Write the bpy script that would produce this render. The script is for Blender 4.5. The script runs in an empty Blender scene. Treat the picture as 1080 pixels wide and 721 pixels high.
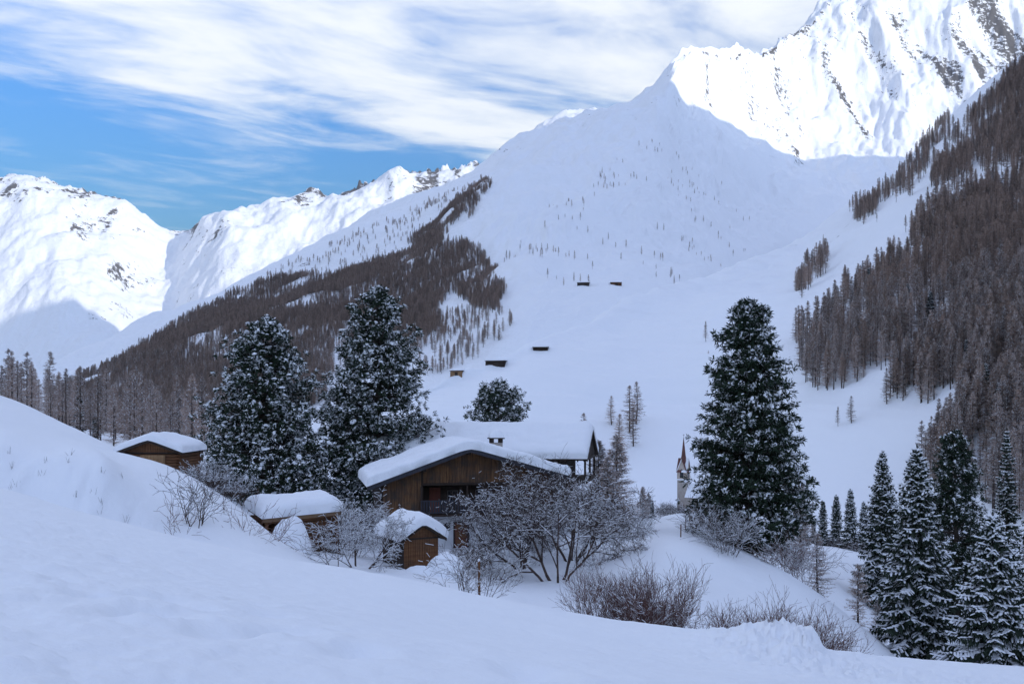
import bpy, math, random
import numpy as np
from mathutils import Vector, Matrix
from mathutils.bvhtree import BVHTree

scene = bpy.context.scene
col = scene.collection
R = math.radians

# ---------------------------------------------------------------- camera
FPX, HOR, CX = 1050.0, 430.0, 540.0          # focal length in picture pixels, eye level, centre
cam_data = bpy.data.cameras.new('camera')
cam_data.lens = 35.0
cam_data.sensor_width = 36.0
cam_data.shift_y = (HOR - 360.5) / 1080.0
cam_data.clip_start = 0.1
cam_data.clip_end = 40000.0
cam = bpy.data.objects.new('camera', cam_data)
cam.location = (0, 0, 0)
cam.rotation_euler = (R(90), 0, 0)
col.objects.link(cam)
scene.camera = cam

# ---------------------------------------------------------------- sun, sky, exposure
SUN_AZ = (0.80, -0.60)                        # horizontal direction to the sun (right, behind the camera)
SUN_EL = R(15.5)
SUN = Vector((SUN_AZ[0] * math.cos(SUN_EL), SUN_AZ[1] * math.cos(SUN_EL), math.sin(SUN_EL)))
sun_data = bpy.data.lights.new('sun', 'SUN')
sun_data.energy = 2.0
sun_data.angle = R(0.5)
sun_data.color = (1.0, 0.93, 0.84)
sun = bpy.data.objects.new('sun', sun_data)
sun.rotation_euler = (-SUN).to_track_quat('-Z', 'Y').to_euler()
sun.location = (300, -300, 400)
col.objects.link(sun)

scene.view_settings.view_transform = 'Standard'
scene.view_settings.look = 'None'
scene.view_settings.exposure = 0.78
scene.view_settings.gamma = 1.0
scene.view_settings.use_curve_mapping = False
scene.cycles.max_bounces = 5
scene.cycles.diffuse_bounces = 3
scene.cycles.transparent_max_bounces = 8

world = bpy.data.worlds.new('World')
scene.world = world
world.use_nodes = True
nt = world.node_tree
nt.nodes.clear()


def N(tree, kind, **kw):
    n = tree.nodes.new(kind)
    for k, v in kw.items():
        if k.startswith('i_'):
            n.inputs[int(k[2:])].default_value = v
        else:
            setattr(n, k, v)
    return n


def L(tree, a, b):
    tree.links.new(a, b)


def M_(tree, op, a, b=None, c=None, clamp=False):
    n = tree.nodes.new('ShaderNodeMath')
    n.operation = op
    n.use_clamp = clamp
    for i, v in enumerate((a, b, c)):
        if v is None:
            continue
        if isinstance(v, (int, float)):
            n.inputs[i].default_value = v
        else:
            tree.links.new(v, n.inputs[i])
    return n.outputs[0]


def ramp(tree, fac, stops):
    n = tree.nodes.new('ShaderNodeValToRGB')
    el = n.color_ramp.elements
    while len(el) < len(stops):
        el.new(0.5)
    for e, (p, c) in zip(el, stops):
        e.position = p
        e.color = (c, c, c, 1) if isinstance(c, (int, float)) else (*c, 1)
    if not isinstance(fac, (int, float)):
        tree.links.new(fac, n.inputs[0])
    return n.outputs[0]


def smooth(tree, x, lo, hi):
    n = tree.nodes.new('ShaderNodeMapRange')
    n.interpolation_type = 'SMOOTHSTEP'
    n.inputs[1].default_value = lo
    n.inputs[2].default_value = hi
    tree.links.new(x, n.inputs[0])
    return n.outputs[0]


def build_world():
    sky = N(nt, 'ShaderNodeTexSky', sky_type='NISHITA', sun_disc=False)
    sky.sun_elevation = SUN_EL
    sky.sun_rotation = math.atan2(SUN_AZ[0], SUN_AZ[1])
    sky.altitude = 0
    sky.air_density = 2.5
    sky.dust_density = 1.5
    sky.ozone_density = 6.0
    tc = N(nt, 'ShaderNodeTexCoord')
    sep = N(nt, 'ShaderNodeSeparateXYZ')
    L(nt, tc.outputs['Generated'], sep.inputs[0])
    x, y, z = sep.outputs
    zc = M_(nt, 'MAXIMUM', z, 0.03)
    p = M_(nt, 'DIVIDE', x, zc)                # where the view ray meets a flat layer of cloud overhead
    q = M_(nt, 'DIVIDE', y, zc)
    along = M_(nt, 'MULTIPLY', M_(nt, 'MULTIPLY_ADD', q, 0.73, p), 0.808)
    across = M_(nt, 'MULTIPLY', M_(nt, 'MULTIPLY_ADD', p, -0.73, q), 0.808)

    def noise(scale, stretch, detail, rough, off=(0, 0), dist=0.0):
        c = N(nt, 'ShaderNodeCombineXYZ')
        L(nt, M_(nt, 'MULTIPLY_ADD', along, scale, off[0]), c.inputs[0])
        L(nt, M_(nt, 'MULTIPLY_ADD', across, scale * stretch, off[1]), c.inputs[1])
        t = N(nt, 'ShaderNodeTexNoise')
        t.inputs['Scale'].default_value = 1.0
        t.inputs['Detail'].default_value = detail
        t.inputs['Roughness'].default_value = rough
        t.inputs['Distortion'].default_value = dist
        L(nt, c.outputs[0], t.inputs['Vector'])
        return t.outputs['Fac']
    n_big = noise(0.8, 1.5, 3, 0.5, CLOUD_OFF)
    n_mid = noise(1.5, 1.7, 8, 0.58, (0.3, 5.2), 0.5)
    n_fine = noise(4.5, 1.7, 7, 0.60, (7.3, 2.2), 0.4)
    # the front of the sheet: a straight edge running away to the right, frayed by the noise
    edge = M_(nt, 'SUBTRACT', M_(nt, 'MULTIPLY_ADD', p, 0.73, 4.30), q)
    e2 = M_(nt, 'ADD', edge, M_(nt, 'MULTIPLY', M_(nt, 'SUBTRACT', n_mid, 0.5), 1.7))
    e2 = M_(nt, 'ADD', e2, M_(nt, 'MULTIPLY', M_(nt, 'SUBTRACT', n_fine, 0.5), 0.5))
    front = smooth(nt, e2, -0.15, 0.75)
    body = M_(nt, 'ADD', M_(nt, 'MULTIPLY', n_mid, 0.9), M_(nt, 'MULTIPLY', n_big, 0.75))
    body = M_(nt, 'ADD', body, M_(nt, 'MULTIPLY', n_fine, 0.18))
    dens = smooth(nt, body, 0.57, 1.05)
    thin = smooth(nt, M_(nt, 'SUBTRACT', edge, M_(nt, 'MULTIPLY', n_big, 1.2)), 3.4, 1.7)
    sheet = M_(nt, 'MULTIPLY', M_(nt, 'MULTIPLY', front, dens), M_(nt, 'MULTIPLY_ADD', thin, 0.5, 0.5))
    wisps = M_(nt, 'MULTIPLY', smooth(nt, M_(nt, 'ADD', n_mid, M_(nt, 'MULTIPLY', n_fine, 0.3)), 0.58, 0.95), 0.40)
    cloud = M_(nt, 'MAXIMUM', sheet, wisps)
    cloud = M_(nt, 'MULTIPLY', cloud, smooth(nt, z, 0.02, 0.12))
    cloud = M_(nt, 'MULTIPLY', cloud, 0.95)
    # thin cloud scatters the light forward: it is brighter on the sun's side of the sky
    dot = N(nt, 'ShaderNodeVectorMath', operation='DOT_PRODUCT')
    L(nt, tc.outputs['Generated'], dot.inputs[0])
    dot.inputs[1].default_value = SUN
    fwd = M_(nt, 'MULTIPLY_ADD', smooth(nt, dot.outputs['Value'], -0.4, 1.0), 0.5, 1.0)
    ccol = N(nt, 'ShaderNodeMix', data_type='RGBA', blend_type='MULTIPLY')
    ccol.inputs['Factor'].default_value = 1.0
    ccol.inputs['A'].default_value = CLOUD_COL
    L(nt, fwd, ccol.inputs['B'])
    mix = N(nt, 'ShaderNodeMix', data_type='RGBA')
    L(nt, cloud, mix.inputs['Factor'])
    gain = N(nt, 'ShaderNodeMix', data_type='RGBA', blend_type='MULTIPLY')
    gain.inputs['Factor'].default_value = 1.0
    L(nt, sky.outputs[0], gain.inputs['A'])
    gain.inputs['B'].default_value = SKY_TINT
    L(nt, gain.outputs['Result'], mix.inputs['A'])
    L(nt, ccol.outputs['Result'], mix.inputs['B'])
    bg = N(nt, 'ShaderNodeBackground')
    bg.inputs['Strength'].default_value = 0.15
    L(nt, mix.outputs['Result'], bg.inputs[0])
    out = N(nt, 'ShaderNodeOutputWorld')
    L(nt, bg.outputs[0], out.inputs[0])


CLOUD_OFF = (3.1, 1.7)
SKY_TINT = (0.205, 0.535, 1.27, 1)
CLOUD_COL = (4.2, 4.37, 4.52, 1)
build_world()


# ---------------------------------------------------------------- helpers
def at(px, py, Y):
    """the point that stands Y metres away and shows at picture position px, py"""
    return Vector(((px - CX) / FPX * Y, Y, (HOR - py) / FPX * Y))


def hash2(ix, iy, seed):
    h = (ix * 374761393 + iy * 668265263 + seed * 1442695041) & 0xffffffff
    h = ((h ^ (h >> 13)) * 1274126177) & 0xffffffff
    h = h ^ (h >> 16)
    return h.astype(np.float64) / 4294967295.0


def perlin(x, y, seed=0):
    x = np.asarray(x, float); y = np.asarray(y, float)
    x0 = np.floor(x).astype(np.int64); y0 = np.floor(y).astype(np.int64)
    fx, fy = x - x0, y - y0
    u = fx * fx * fx * (fx * (fx * 6 - 15) + 10)
    v = fy * fy * fy * (fy * (fy * 6 - 15) + 10)

    def g(ix, iy, dx, dy):
        a = hash2(ix, iy, seed) * 2 * np.pi
        return np.cos(a) * dx + np.sin(a) * dy
    n00 = g(x0, y0, fx, fy); n10 = g(x0 + 1, y0, fx - 1, fy)
    n01 = g(x0, y0 + 1, fx, fy - 1); n11 = g(x0 + 1, y0 + 1, fx - 1, fy - 1)
    return (n00 * (1 - u) + n10 * u) * (1 - v) + (n01 * (1 - u) + n11 * u) * v


def fbm(x, y, oct=5, seed=0, gain=0.5, lac=2.03):
    s = 0; a = 1.0
    for i in range(oct):
        s = s + a * perlin(x, y, seed + i * 17)
        x = x * lac + 3.7; y = y * lac + 1.3; a *= gain
    return s


def ridged(x, y, oct=5, seed=0, gain=0.5, lac=2.1):
    s = 0; a = 1.0
    for i in range(oct):
        s = s + a * (0.5 - np.abs(perlin(x, y, seed + i * 31)) * 1.4)
        x = x * lac + 1.7; y = y * lac + 4.3; a *= gain
    return s


def pchip(xk, yk, x):
    """smooth curve through the knots without overshoot"""
    xk = np.asarray(xk, float); yk = np.asarray(yk, float)
    h = np.diff(xk); d = np.diff(yk) / h
    m = np.zeros_like(yk)
    m[0], m[-1] = d[0], d[-1]
    for i in range(1, len(xk) - 1):
        if d[i - 1] * d[i] > 0:
            w1, w2 = 2 * h[i] + h[i - 1], h[i] + 2 * h[i - 1]
            m[i] = (w1 + w2) / (w1 / d[i - 1] + w2 / d[i])
    x = np.clip(x, xk[0], xk[-1])
    i = np.clip(np.searchsorted(xk, x) - 1, 0, len(xk) - 2)
    t = (x - xk[i]) / h[i]
    t2, t3 = t * t, t * t * t
    return ((2 * t3 - 3 * t2 + 1) * yk[i] + (t3 - 2 * t2 + t) * h[i] * m[i]
            + (-2 * t3 + 3 * t2) * yk[i + 1] + (t3 - t2) * h[i] * m[i + 1])


def unit(v):
    return v / np.maximum(np.linalg.norm(v, axis=-1, keepdims=True), 1e-9)


def mesh_from(name, verts, faces, smooth_shade=True, mats=None, mat_idx=None):
    """verts (n,3) array; faces: one (m,k) array or a list of such arrays"""
    me = bpy.data.meshes.new(name)
    verts = np.asarray(verts, np.float32)
    fl = faces if isinstance(faces, list) else [faces]
    fl = [np.asarray(f, np.int32) for f in fl if len(f)]
    nl = sum(f.size for f in fl)
    nf = sum(len(f) for f in fl)
    me.vertices.add(len(verts))
    me.vertices.foreach_set('co', verts.ravel())
    me.loops.add(nl)
    me.loops.foreach_set('vertex_index', np.concatenate([f.ravel() for f in fl]))
    me.polygons.add(nf)
    tot = np.concatenate([np.full(len(f), f.shape[1], np.int32) for f in fl])
    start = np.concatenate([[0], np.cumsum(tot)[:-1]]).astype(np.int32)
    me.polygons.foreach_set('loop_start', start)
    me.polygons.foreach_set('loop_total', tot)
    me.polygons.foreach_set('use_smooth', np.full(nf, smooth_shade, bool))
    if mats:
        for m in mats:
            me.materials.append(m)
    if mat_idx is not None:
        me.polygons.foreach_set('material_index', np.asarray(mat_idx, np.int32))
    me.update(calc_edges=True)
    return me


def link(name, data, parent=None, label=None, cat=None, group=None, kind=None, loc=None, rotz=None):
    o = bpy.data.objects.new(name, data)
    col.objects.link(o)
    if parent is not None:
        o.parent = parent
    if label:
        o['label'] = label
    if cat:
        o['category'] = cat
    if group:
        o['group'] = group
    if kind:
        o['kind'] = kind
    if loc is not None:
        o.location = loc
    if rotz is not None:
        o.rotation_euler = (0, 0, rotz)
    return o


def copy_tree(o, parent=None):
    c = o.copy()
    col.objects.link(c)
    c.parent = parent
    for ch in o.children:
        copy_tree(ch, c)
    return c


def grid_faces(nu, nv):
    i = np.arange((nu - 1) * (nv - 1))
    a = (i // (nv - 1)) * nv + i % (nv - 1)
    return np.stack([a, a + nv, a + nv + 1, a + 1], 1)


# ---------------------------------------------------------------- materials
def new_mat(name):
    m = bpy.data.materials.new(name)
    m.use_nodes = True
    t = m.node_tree
    b = t.nodes['Principled BSDF']
    b.inputs['Roughness'].default_value = 0.85
    b.inputs['Specular IOR Level'].default_value = 0.25
    return m, t, b


def tex_noise(t, scale, detail=4, rough=0.55, vec=None, obj=True):
    n = t.nodes.new('ShaderNodeTexNoise')
    n.inputs['Scale'].default_value = scale
    n.inputs['Detail'].default_value = detail
    n.inputs['Roughness'].default_value = rough
    if vec is None:
        tc = t.nodes.new('ShaderNodeTexCoord')
        vec = tc.outputs['Object']
    t.links.new(vec, n.inputs['Vector'])
    return n.outputs['Fac']


def mixcol(t, fac, a, b):
    n = t.nodes.new('ShaderNodeMix')
    n.data_type = 'RGBA'
    for k, v in (('Factor', fac), ('A', a), ('B', b)):
        if isinstance(v, (int, float)):
            n.inputs[k].default_value = v
        elif isinstance(v, tuple):
            n.inputs[k].default_value = (*v, 1)
        else:
            t.links.new(v, n.inputs[k])
    return n.outputs['Result']


def bump(t, b, height, strength, dist):
    n = t.nodes.new('ShaderNodeBump')
    n.inputs['Strength'].default_value = strength
    n.inputs['Distance'].default_value = dist
    t.links.new(height, n.inputs['Height'])
    t.links.new(n.outputs[0], b.inputs['Normal'])


SNOW = (0.86, 0.88, 0.91)


def snow_near():
    m, t, b = new_mat('snow')
    n1 = tex_noise(t, 0.35, 4, 0.55)
    n2 = tex_noise(t, 9.0, 5, 0.65)
    c = mixcol(t, n1, (0.83, 0.855, 0.885), (0.88, 0.9, 0.925))
    t.links.new(c, b.inputs['Base Color'])
    h = M_(t, 'ADD', M_(t, 'MULTIPLY', n2, 0.05), M_(t, 'MULTIPLY', tex_noise(t, 1.6, 4, 0.5), 0.22))
    bump(t, b, h, 0.85, 0.35)
    b.inputs['Roughness'].default_value = 0.75
    return m


def snow_plain(name='roof_snow'):
    m, t, b = new_mat(name)
    b.inputs['Base Color'].default_value = (*SNOW, 1)
    n2 = tex_noise(t, 3.0, 5, 0.6)
    bump(t, b, n2, 0.35, 0.15)
    return m


def snow_mountain(name, scale, rel=0.5):
    """snow, with bare rock where the survey says the face is too steep to hold it"""
    m, t, b = new_mat(name)
    at_ = t.nodes.new('ShaderNodeAttribute')
    at_.attribute_name = 'bare_rock'
    n1 = tex_noise(t, scale, 6, 0.62)
    n2 = tex_noise(t, scale * 5, 7, 0.75)
    st = M_(t, 'ADD', at_.outputs['Fac'], M_(t, 'MULTIPLY', M_(t, 'SUBTRACT', n2, 0.5), 1.7))
    rock = smooth(t, st, 0.50, 0.58)
    rc = mixcol(t, n2, (0.05, 0.05, 0.055), (0.17, 0.16, 0.155))
    c = mixcol(t, rock, SNOW, rc)
    t.links.new(c, b.inputs['Base Color'])
    h = M_(t, 'ADD', M_(t, 'MULTIPLY', n1, 0.22 / scale), M_(t, 'MULTIPLY', n2, 0.06 / scale))
    bump(t, b, h, rel, 1.0)
    return m


M_SNOW = snow_near()
M_RSNOW = snow_plain()

# ---------------------------------------------------------------- terrain sheets
BVH = {}


def loft(name, rows, pxs, nv, disp=None, mat=None, label=None, rockf=None):
    """a sheet of land through rows of (px, py, distance), foot to skyline to far side"""
    cols = []
    for r in rows:
        r = np.array(r, float)
        py = pchip(r[:, 0], r[:, 1], pxs)
        Y = np.exp(pchip(r[:, 0], np.log(r[:, 2]), pxs))
        cols.append((Y, (HOR - py) / FPX * Y))
    Yk = np.stack([c[0] for c in cols])
    Zk = np.stack([c[1] for c in cols])
    k = len(rows)
    # resample each column by arc length through its knots (centripetal Catmull-Rom)
    vs = np.linspace(0, k - 1, nv)
    i = np.clip(vs.astype(int), 0, k - 2)
    t = (vs - i)[:, None]

    def cr(A):
        P = np.concatenate([2 * A[:1] - A[1:2], A, 2 * A[-1:] - A[-2:-1]])
        p0, p1, p2, p3 = P[i], P[i + 1], P[i + 2], P[i + 3]
        m1, m2 = (p2 - p0) * 0.5, (p3 - p1) * 0.5
        t2, t3 = t * t, t * t * t
        return ((2 * t3 - 3 * t2 + 1) * p1 + (t3 - 2 * t2 + t) * m1 + (-2 * t3 + 3 * t2) * p2 + (t3 - t2) * m2)
    Y = cr(Yk); Z = cr(Zk)
    X = (pxs[None, :] - CX) / FPX * Y
    V = np.broadcast_to(vs[:, None], Y.shape)
    if disp is not None:
        Z = Z + disp(X, Y, Z, V, np.broadcast_to(pxs[None, :], Y.shape))
    co = np.stack([X, Y, Z], -1).transpose(1, 0, 2).reshape(-1, 3)
    f = grid_faces(len(pxs), nv)
    me = mesh_from(name, co, f, True, [mat])
    if rockf is not None:
        G = co.reshape(len(pxs), nv, 3)
        nrm = unit(np.cross(np.gradient(G, axis=0), np.gradient(G, axis=1)))
        T3 = lambda A: np.broadcast_to(A, Y.shape).T
        rk = rockf(T3(X), T3(Y), T3(Z), T3(V), T3(np.broadcast_to(pxs[None, :], Y.shape)), np.abs(nrm[..., 2]))
        a_ = me.attributes.new('bare_rock', 'FLOAT', 'POINT')
        a_.data.foreach_set('value', np.clip(rk, 0, 1).astype(np.float32).ravel())
    o = link(name, me, kind='structure')
    if label:
        o['label'] = label
    BVH[name] = (co.reshape(len(pxs), nv, 3), None, f)
    return o


def bvh_of(name):
    co, tree, f = BVH[name]
    if tree is None:
        tree = BVHTree.FromPolygons(co.reshape(-1, 3).tolist(), f.tolist())
        BVH[name] = (co, tree, f)
    return tree


def drop(name, x, y, top=3000.0):
    """height of the land at x, y"""
    h = bvh_of(name).ray_cast(Vector((x, y, top)), Vector((0, 0, -1)))
    return h[0].z if h[0] is not None else None


def seen(name, px, py):
    """the first point of the land met along the line of sight through px, py"""
    d = Vector(((px - CX) / FPX, 1.0, (HOR - py) / FPX)).normalized()
    h = bvh_of(name).ray_cast(Vector((0, 0, 0)), d)
    return h[0]

# --- the near land: one height field through surveyed points (px, py, distance)
GP = []


def row(Y, pts):
    for p in pts:
        GP.append((p[0], p[1], Y))


row(2.6, [(-1200, 640), (0, 900), (540, 1080), (1080, 1200), (2300, 1300)])
row(5, [(-800, 590), (-300, 670), (0, 703), (540, 790), (1080, 850), (1600, 900), (2300, 950)])
row(10, [(-800, 520), (-300, 580), (0, 608), (300, 655), (540, 690), (800, 720), (1080, 745), (1600, 780), (2300, 820)])
row(20, [(-800, 480), (-300, 520), (0, 548), (150, 585), (300, 618), (540, 660), (740, 688), (900, 706), (1080, 722), (1600, 755), (2300, 790)])
GP += [(-800, 460, 34), (-300, 490, 34), (0, 515, 34), (75, 537, 34), (150, 557, 34), (300, 590, 33), (430, 612, 33),
       (540, 637, 32), (640, 656, 31), (740, 671, 29), (840, 684, 27), (950, 694, 26), (1080, 703, 26), (1600, 738, 26), (2300, 780, 26)]
row(44, [(-800, 475), (-300, 505), (0, 533), (75, 553), (150, 574), (300, 612), (430, 634), (540, 664), (640, 690), (740, 722), (840, 742), (950, 752), (1080, 762), (1600, 790)])
row(50.3, [(-300, 505), (0, 531), (60, 546), (120, 561), (160, 574)])
row(53.2, [(-300, 476), (0, 482), (60, 484), (110, 490)])
GP += [(-800, 460, 56), (-300, 468, 56), (0, 479, 53.5), (60, 481, 55), (120, 488, 57), (160, 498, 58), (200, 515, 58), (235, 536, 58), (270, 558, 58), (300, 575, 59)]
row(72, [(-300, 434), (0, 455), (60, 468), (120, 478), (160, 489), (205, 508), (240, 530), (270, 551)])
row(95, [(-300, 405), (0, 431), (60, 452), (120, 471), (200, 497), (260, 535)])
row(110, [(-300, 392), (0, 417), (45, 436), (100, 462), (160, 490)])
row(150, [(-300, 385), (0, 425), (60, 452), (120, 476), (220, 505), (330, 520)])
row(250, [(-300, 390), (0, 436), (200, 470), (400, 500)])
row(400, [(-600, 400), (-200, 420), (0, 445), (200, 470), (400, 490), (600, 520), (750, 535)])
# the hollow with the farmstead
row(60, [(330, 593), (400, 604), (480, 620), (540, 632), (600, 640), (650, 648)])
row(70, [(310, 578), (350, 585), (400, 593), (470, 601), (530, 610), (590, 611), (640, 604)])
row(82, [(220, 530), (300, 566), (400, 582), (470, 580), (540, 582), (600, 586)])
row(96, [(330, 553), (420, 562), (500, 562), (600, 566)])
row(130, [(330, 530), (450, 545), (560, 553)])
# the path and the knoll with the big pine
GP += [(622, 600, 74), (655, 573, 86), (692, 555, 100), (718, 545, 122), (640, 562, 104)]
GP += [(700, 588, 72), (722, 560, 86), (738, 543, 108), (760, 545, 125)]
row(58, [(690, 640), (740, 652), (800, 668), (860, 684), (920, 705), (1000, 740)])
row(70, [(690, 603), (760, 615), (830, 638), (890, 668), (950, 708), (1020, 745)])
row(80, [(740, 572), (790, 588), (832, 607), (870, 632), (912, 664), (955, 697), (1040, 740), (1200, 800)])
row(92, [(790, 583), (840, 617), (880, 648), (930, 690), (1000, 728), (1150, 790)])
# the lower ground on the right
row(110, [(800, 585), (850, 608), (900, 632), (945, 656), (1000, 690), (1080, 722), (1300, 770)])
row(140, [(800, 567), (850, 579), (900, 592), (945, 612), (1000, 645), (1080, 680), (1300, 720)])
row(175, [(850, 573), (900, 578), (945, 584), (1000, 610), (1080, 640), (1300, 690)])
row(230, [(850, 565), (900, 568), (950, 580), (1000, 595), (1080, 615), (1400, 680)])
row(200, [(500, 558), (600, 553), (700, 546), (780, 553)])
row(300, [(560, 556), (640, 550), (720, 543), (800, 546), (880, 555), (1000, 570)])
row(650, [(-600, 440), (200, 480), (600, 520), (1000, 560), (1600, 600)])


def tps_fit(pts):
    P = np.array(pts, float)
    A = np.stack([P[:, 0] / 160.0, np.log(P[:, 2]) * 3.2], 1)
    s = (HOR - P[:, 1]) / FPX
    n = len(A)
    d = np.linalg.norm(A[:, None] - A[None], axis=2)
    K = np.where(d > 0, d * d * np.log(np.maximum(d, 1e-9)), 0) + np.eye(n) * 0.004
    Q = np.concatenate([np.ones((n, 1)), A], 1)
    big = np.block([[K, Q], [Q.T, np.zeros((3, 3))]])
    w = np.linalg.solve(big, np.concatenate([s, np.zeros(3)]))
    return A, w


GA, GW = tps_fit(GP)


def near_slope(px, Y):
    a = np.stack([np.ravel(px) / 160.0, np.log(np.ravel(Y)) * 3.2], 1)
    out = np.empty(len(a))
    for i in range(0, len(a), 40000):
        d = np.linalg.norm(a[i:i + 40000, None] - GA[None], axis=2)
        k = d * d * np.log(np.maximum(d, 1e-9))
        out[i:i + 40000] = k @ GW[:-3] + GW[-3] + a[i:i + 40000] @ GW[-2:]
    return out.reshape(np.shape(px))


def near_land():
    pxs = np.concatenate([np.linspace(-5200, -1200, 40)[:-1], np.linspace(-1200, -120, 60)[:-1], np.linspace(-120, 1200, 560), np.linspace(1200, 2300, 60)[1:], np.linspace(2300, 6200, 40)[1:]])
    Ys = np.concatenate([np.linspace(0.6, 2.6, 12)[:-1], np.exp(np.linspace(math.log(2.6), math.log(40), 210))[:-1],
                         np.exp(np.linspace(math.log(40), math.log(150), 170))[:-1],
                         np.exp(np.linspace(math.log(150), math.log(650), 60))])
    PX, YY = np.meshgrid(pxs, Ys, indexing='ij')
    PC = np.clip(PX, -1200, 2300)
    YC = np.maximum(YY, 2.6)
    X = (PX - CX) / FPX * YY
    # outside the surveyed fan the slope simply goes on
    side = np.where(PX < CX, -0.15, -0.08) * (PX - PC) / FPX * YY * np.clip(40.0 / YY, 0, 1)
    Z = near_slope(PC, YC) * YC * np.where(YY < 2.6, 1 - 0.10 * (2.6 - YY), 1) + side
    far = np.clip((YY - 6) / 30, 0, 1)
    # wind-drifted hummocks
    Z = Z + 0.05 * fbm(X * 0.5, YY * 0.35, 4, 5) * (0.35 + far)
    Z = Z + 0.35 * fbm(X * 0.06, YY * 0.05, 3, 9) * np.clip((YY - 30) / 40, 0, 1)
    # lumpy wind crust on the near slope
    crust = np.clip((40 - YY) / 30, 0, 1)
    left = np.clip((420 - PX) / 500, 0, 1)
    lump0 = fbm(X * 2.2, YY * 1.6, 3, 15)
    Z = Z + crust * (0.03 + 0.09 * left) * np.clip(lump0, -0.2, 1) + crust * 0.03 * fbm(X * 0.9, YY * 0.6, 3, 17)
    # the steep bank on the left is fluted where the snow has slid
    bk = np.clip((175 - PX) / 40, 0, 1) * np.exp(-((YY - 51.7) / 1.6) ** 2)
    Z = Z + bk * (0.35 * fbm(X * 0.7, YY * 0.15, 3, 18) + 0.18 * fbm(X * 2.0, YY * 0.4, 3, 19))
    # trampled and ploughed snow at the right of the near slope
    clod = np.exp(-(((PX - 830) / 95.0) ** 2)) * np.exp(-((np.log(YY) - math.log(21)) / 0.30) ** 2)
    clod2 = np.exp(-(((PX - 960) / 160.0) ** 2)) * np.exp(-((np.log(YY) - math.log(18)) / 0.22) ** 2)
    lump = np.abs(fbm(X * 1.1, YY * 0.8, 4, 21)) + 0.5 * np.abs(fbm(X * 3.2, YY * 2.6, 3, 28))
    bank = np.clip((870 - PX) / 14.0, 0, 1) * np.exp(-(np.clip(870 - PX, 0, None) / 110.0) ** 2) * np.exp(-((np.log(YY) - math.log(23)) / 0.16) ** 2)
    Z = Z + clod * (0.05 + 0.24 * lump) + clod2 * 0.22 * lump + bank * (0.42 + 0.35 * lump)
    # a few old footprints
    rng = np.random.RandomState(4)
    for (fx, fy) in [(205, 581), (265, 627), (280, 640), (165, 650), (205, 657), (290, 688), (300, 684), (120, 600), (60, 640), (380, 705), (150, 690), (95, 668), (240, 700), (560, 700)]:
        yy = np.interp(fy, [548, 600, 640, 700, 760], [34, 17, 11, 8, 6])
        xx = (fx - CX) / FPX * yy
        r = 0.16 + rng.rand() * 0.12
        d2 = ((X - xx) ** 2 + ((YY - yy) * 0.6) ** 2) / r ** 2
        Z = Z - 0.15 * np.exp(-d2) + 0.02 * np.exp(-(np.sqrt(d2) - 1.7) ** 2 * 3)
    co = np.stack([X, YY, Z], -1)
    f = grid_faces(len(pxs), len(Ys))
    me = mesh_from('snow_ground', co.reshape(-1, 3), f, True, [M_SNOW])
    link('snow_ground', me, kind='structure', label='smooth snow-covered meadow sloping down to the farmstead')
    BVH['snow_ground'] = (co, None, f)


near_land()


# --- the right-hand mountainside
def noise_r(X, Y, Z, V, PX):
    f = np.clip((Y - 250) / 500, 0, 1)
    n = 11 * f * fbm(X / 110, Y / 150, 5, 40) + 0.8 * fbm(X / 22, Y / 30, 4, 44) * f
    # gullies running down the slope, and terraces in the pasture
    n = n + 6.0 * f * ridged((X * 0.8 + Y * 0.35) / 150, (Y) / 700, 3, 47) * np.clip((PX - 640) / 200, 0, 1)
    n = n + 4.5 * np.clip(1 - np.abs(V - 2.6) / 1.5, 0, 1) * fbm((Z * 1.2 + X * 0.1) / 18, X / 260, 3, 51)
    n = n + 2.6 * f * ridged((Z * 1.3 + X * 0.12) / 11, X / 140, 3, 53) * np.clip((V - 1.6) / 0.6, 0, 1)
    return n


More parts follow.
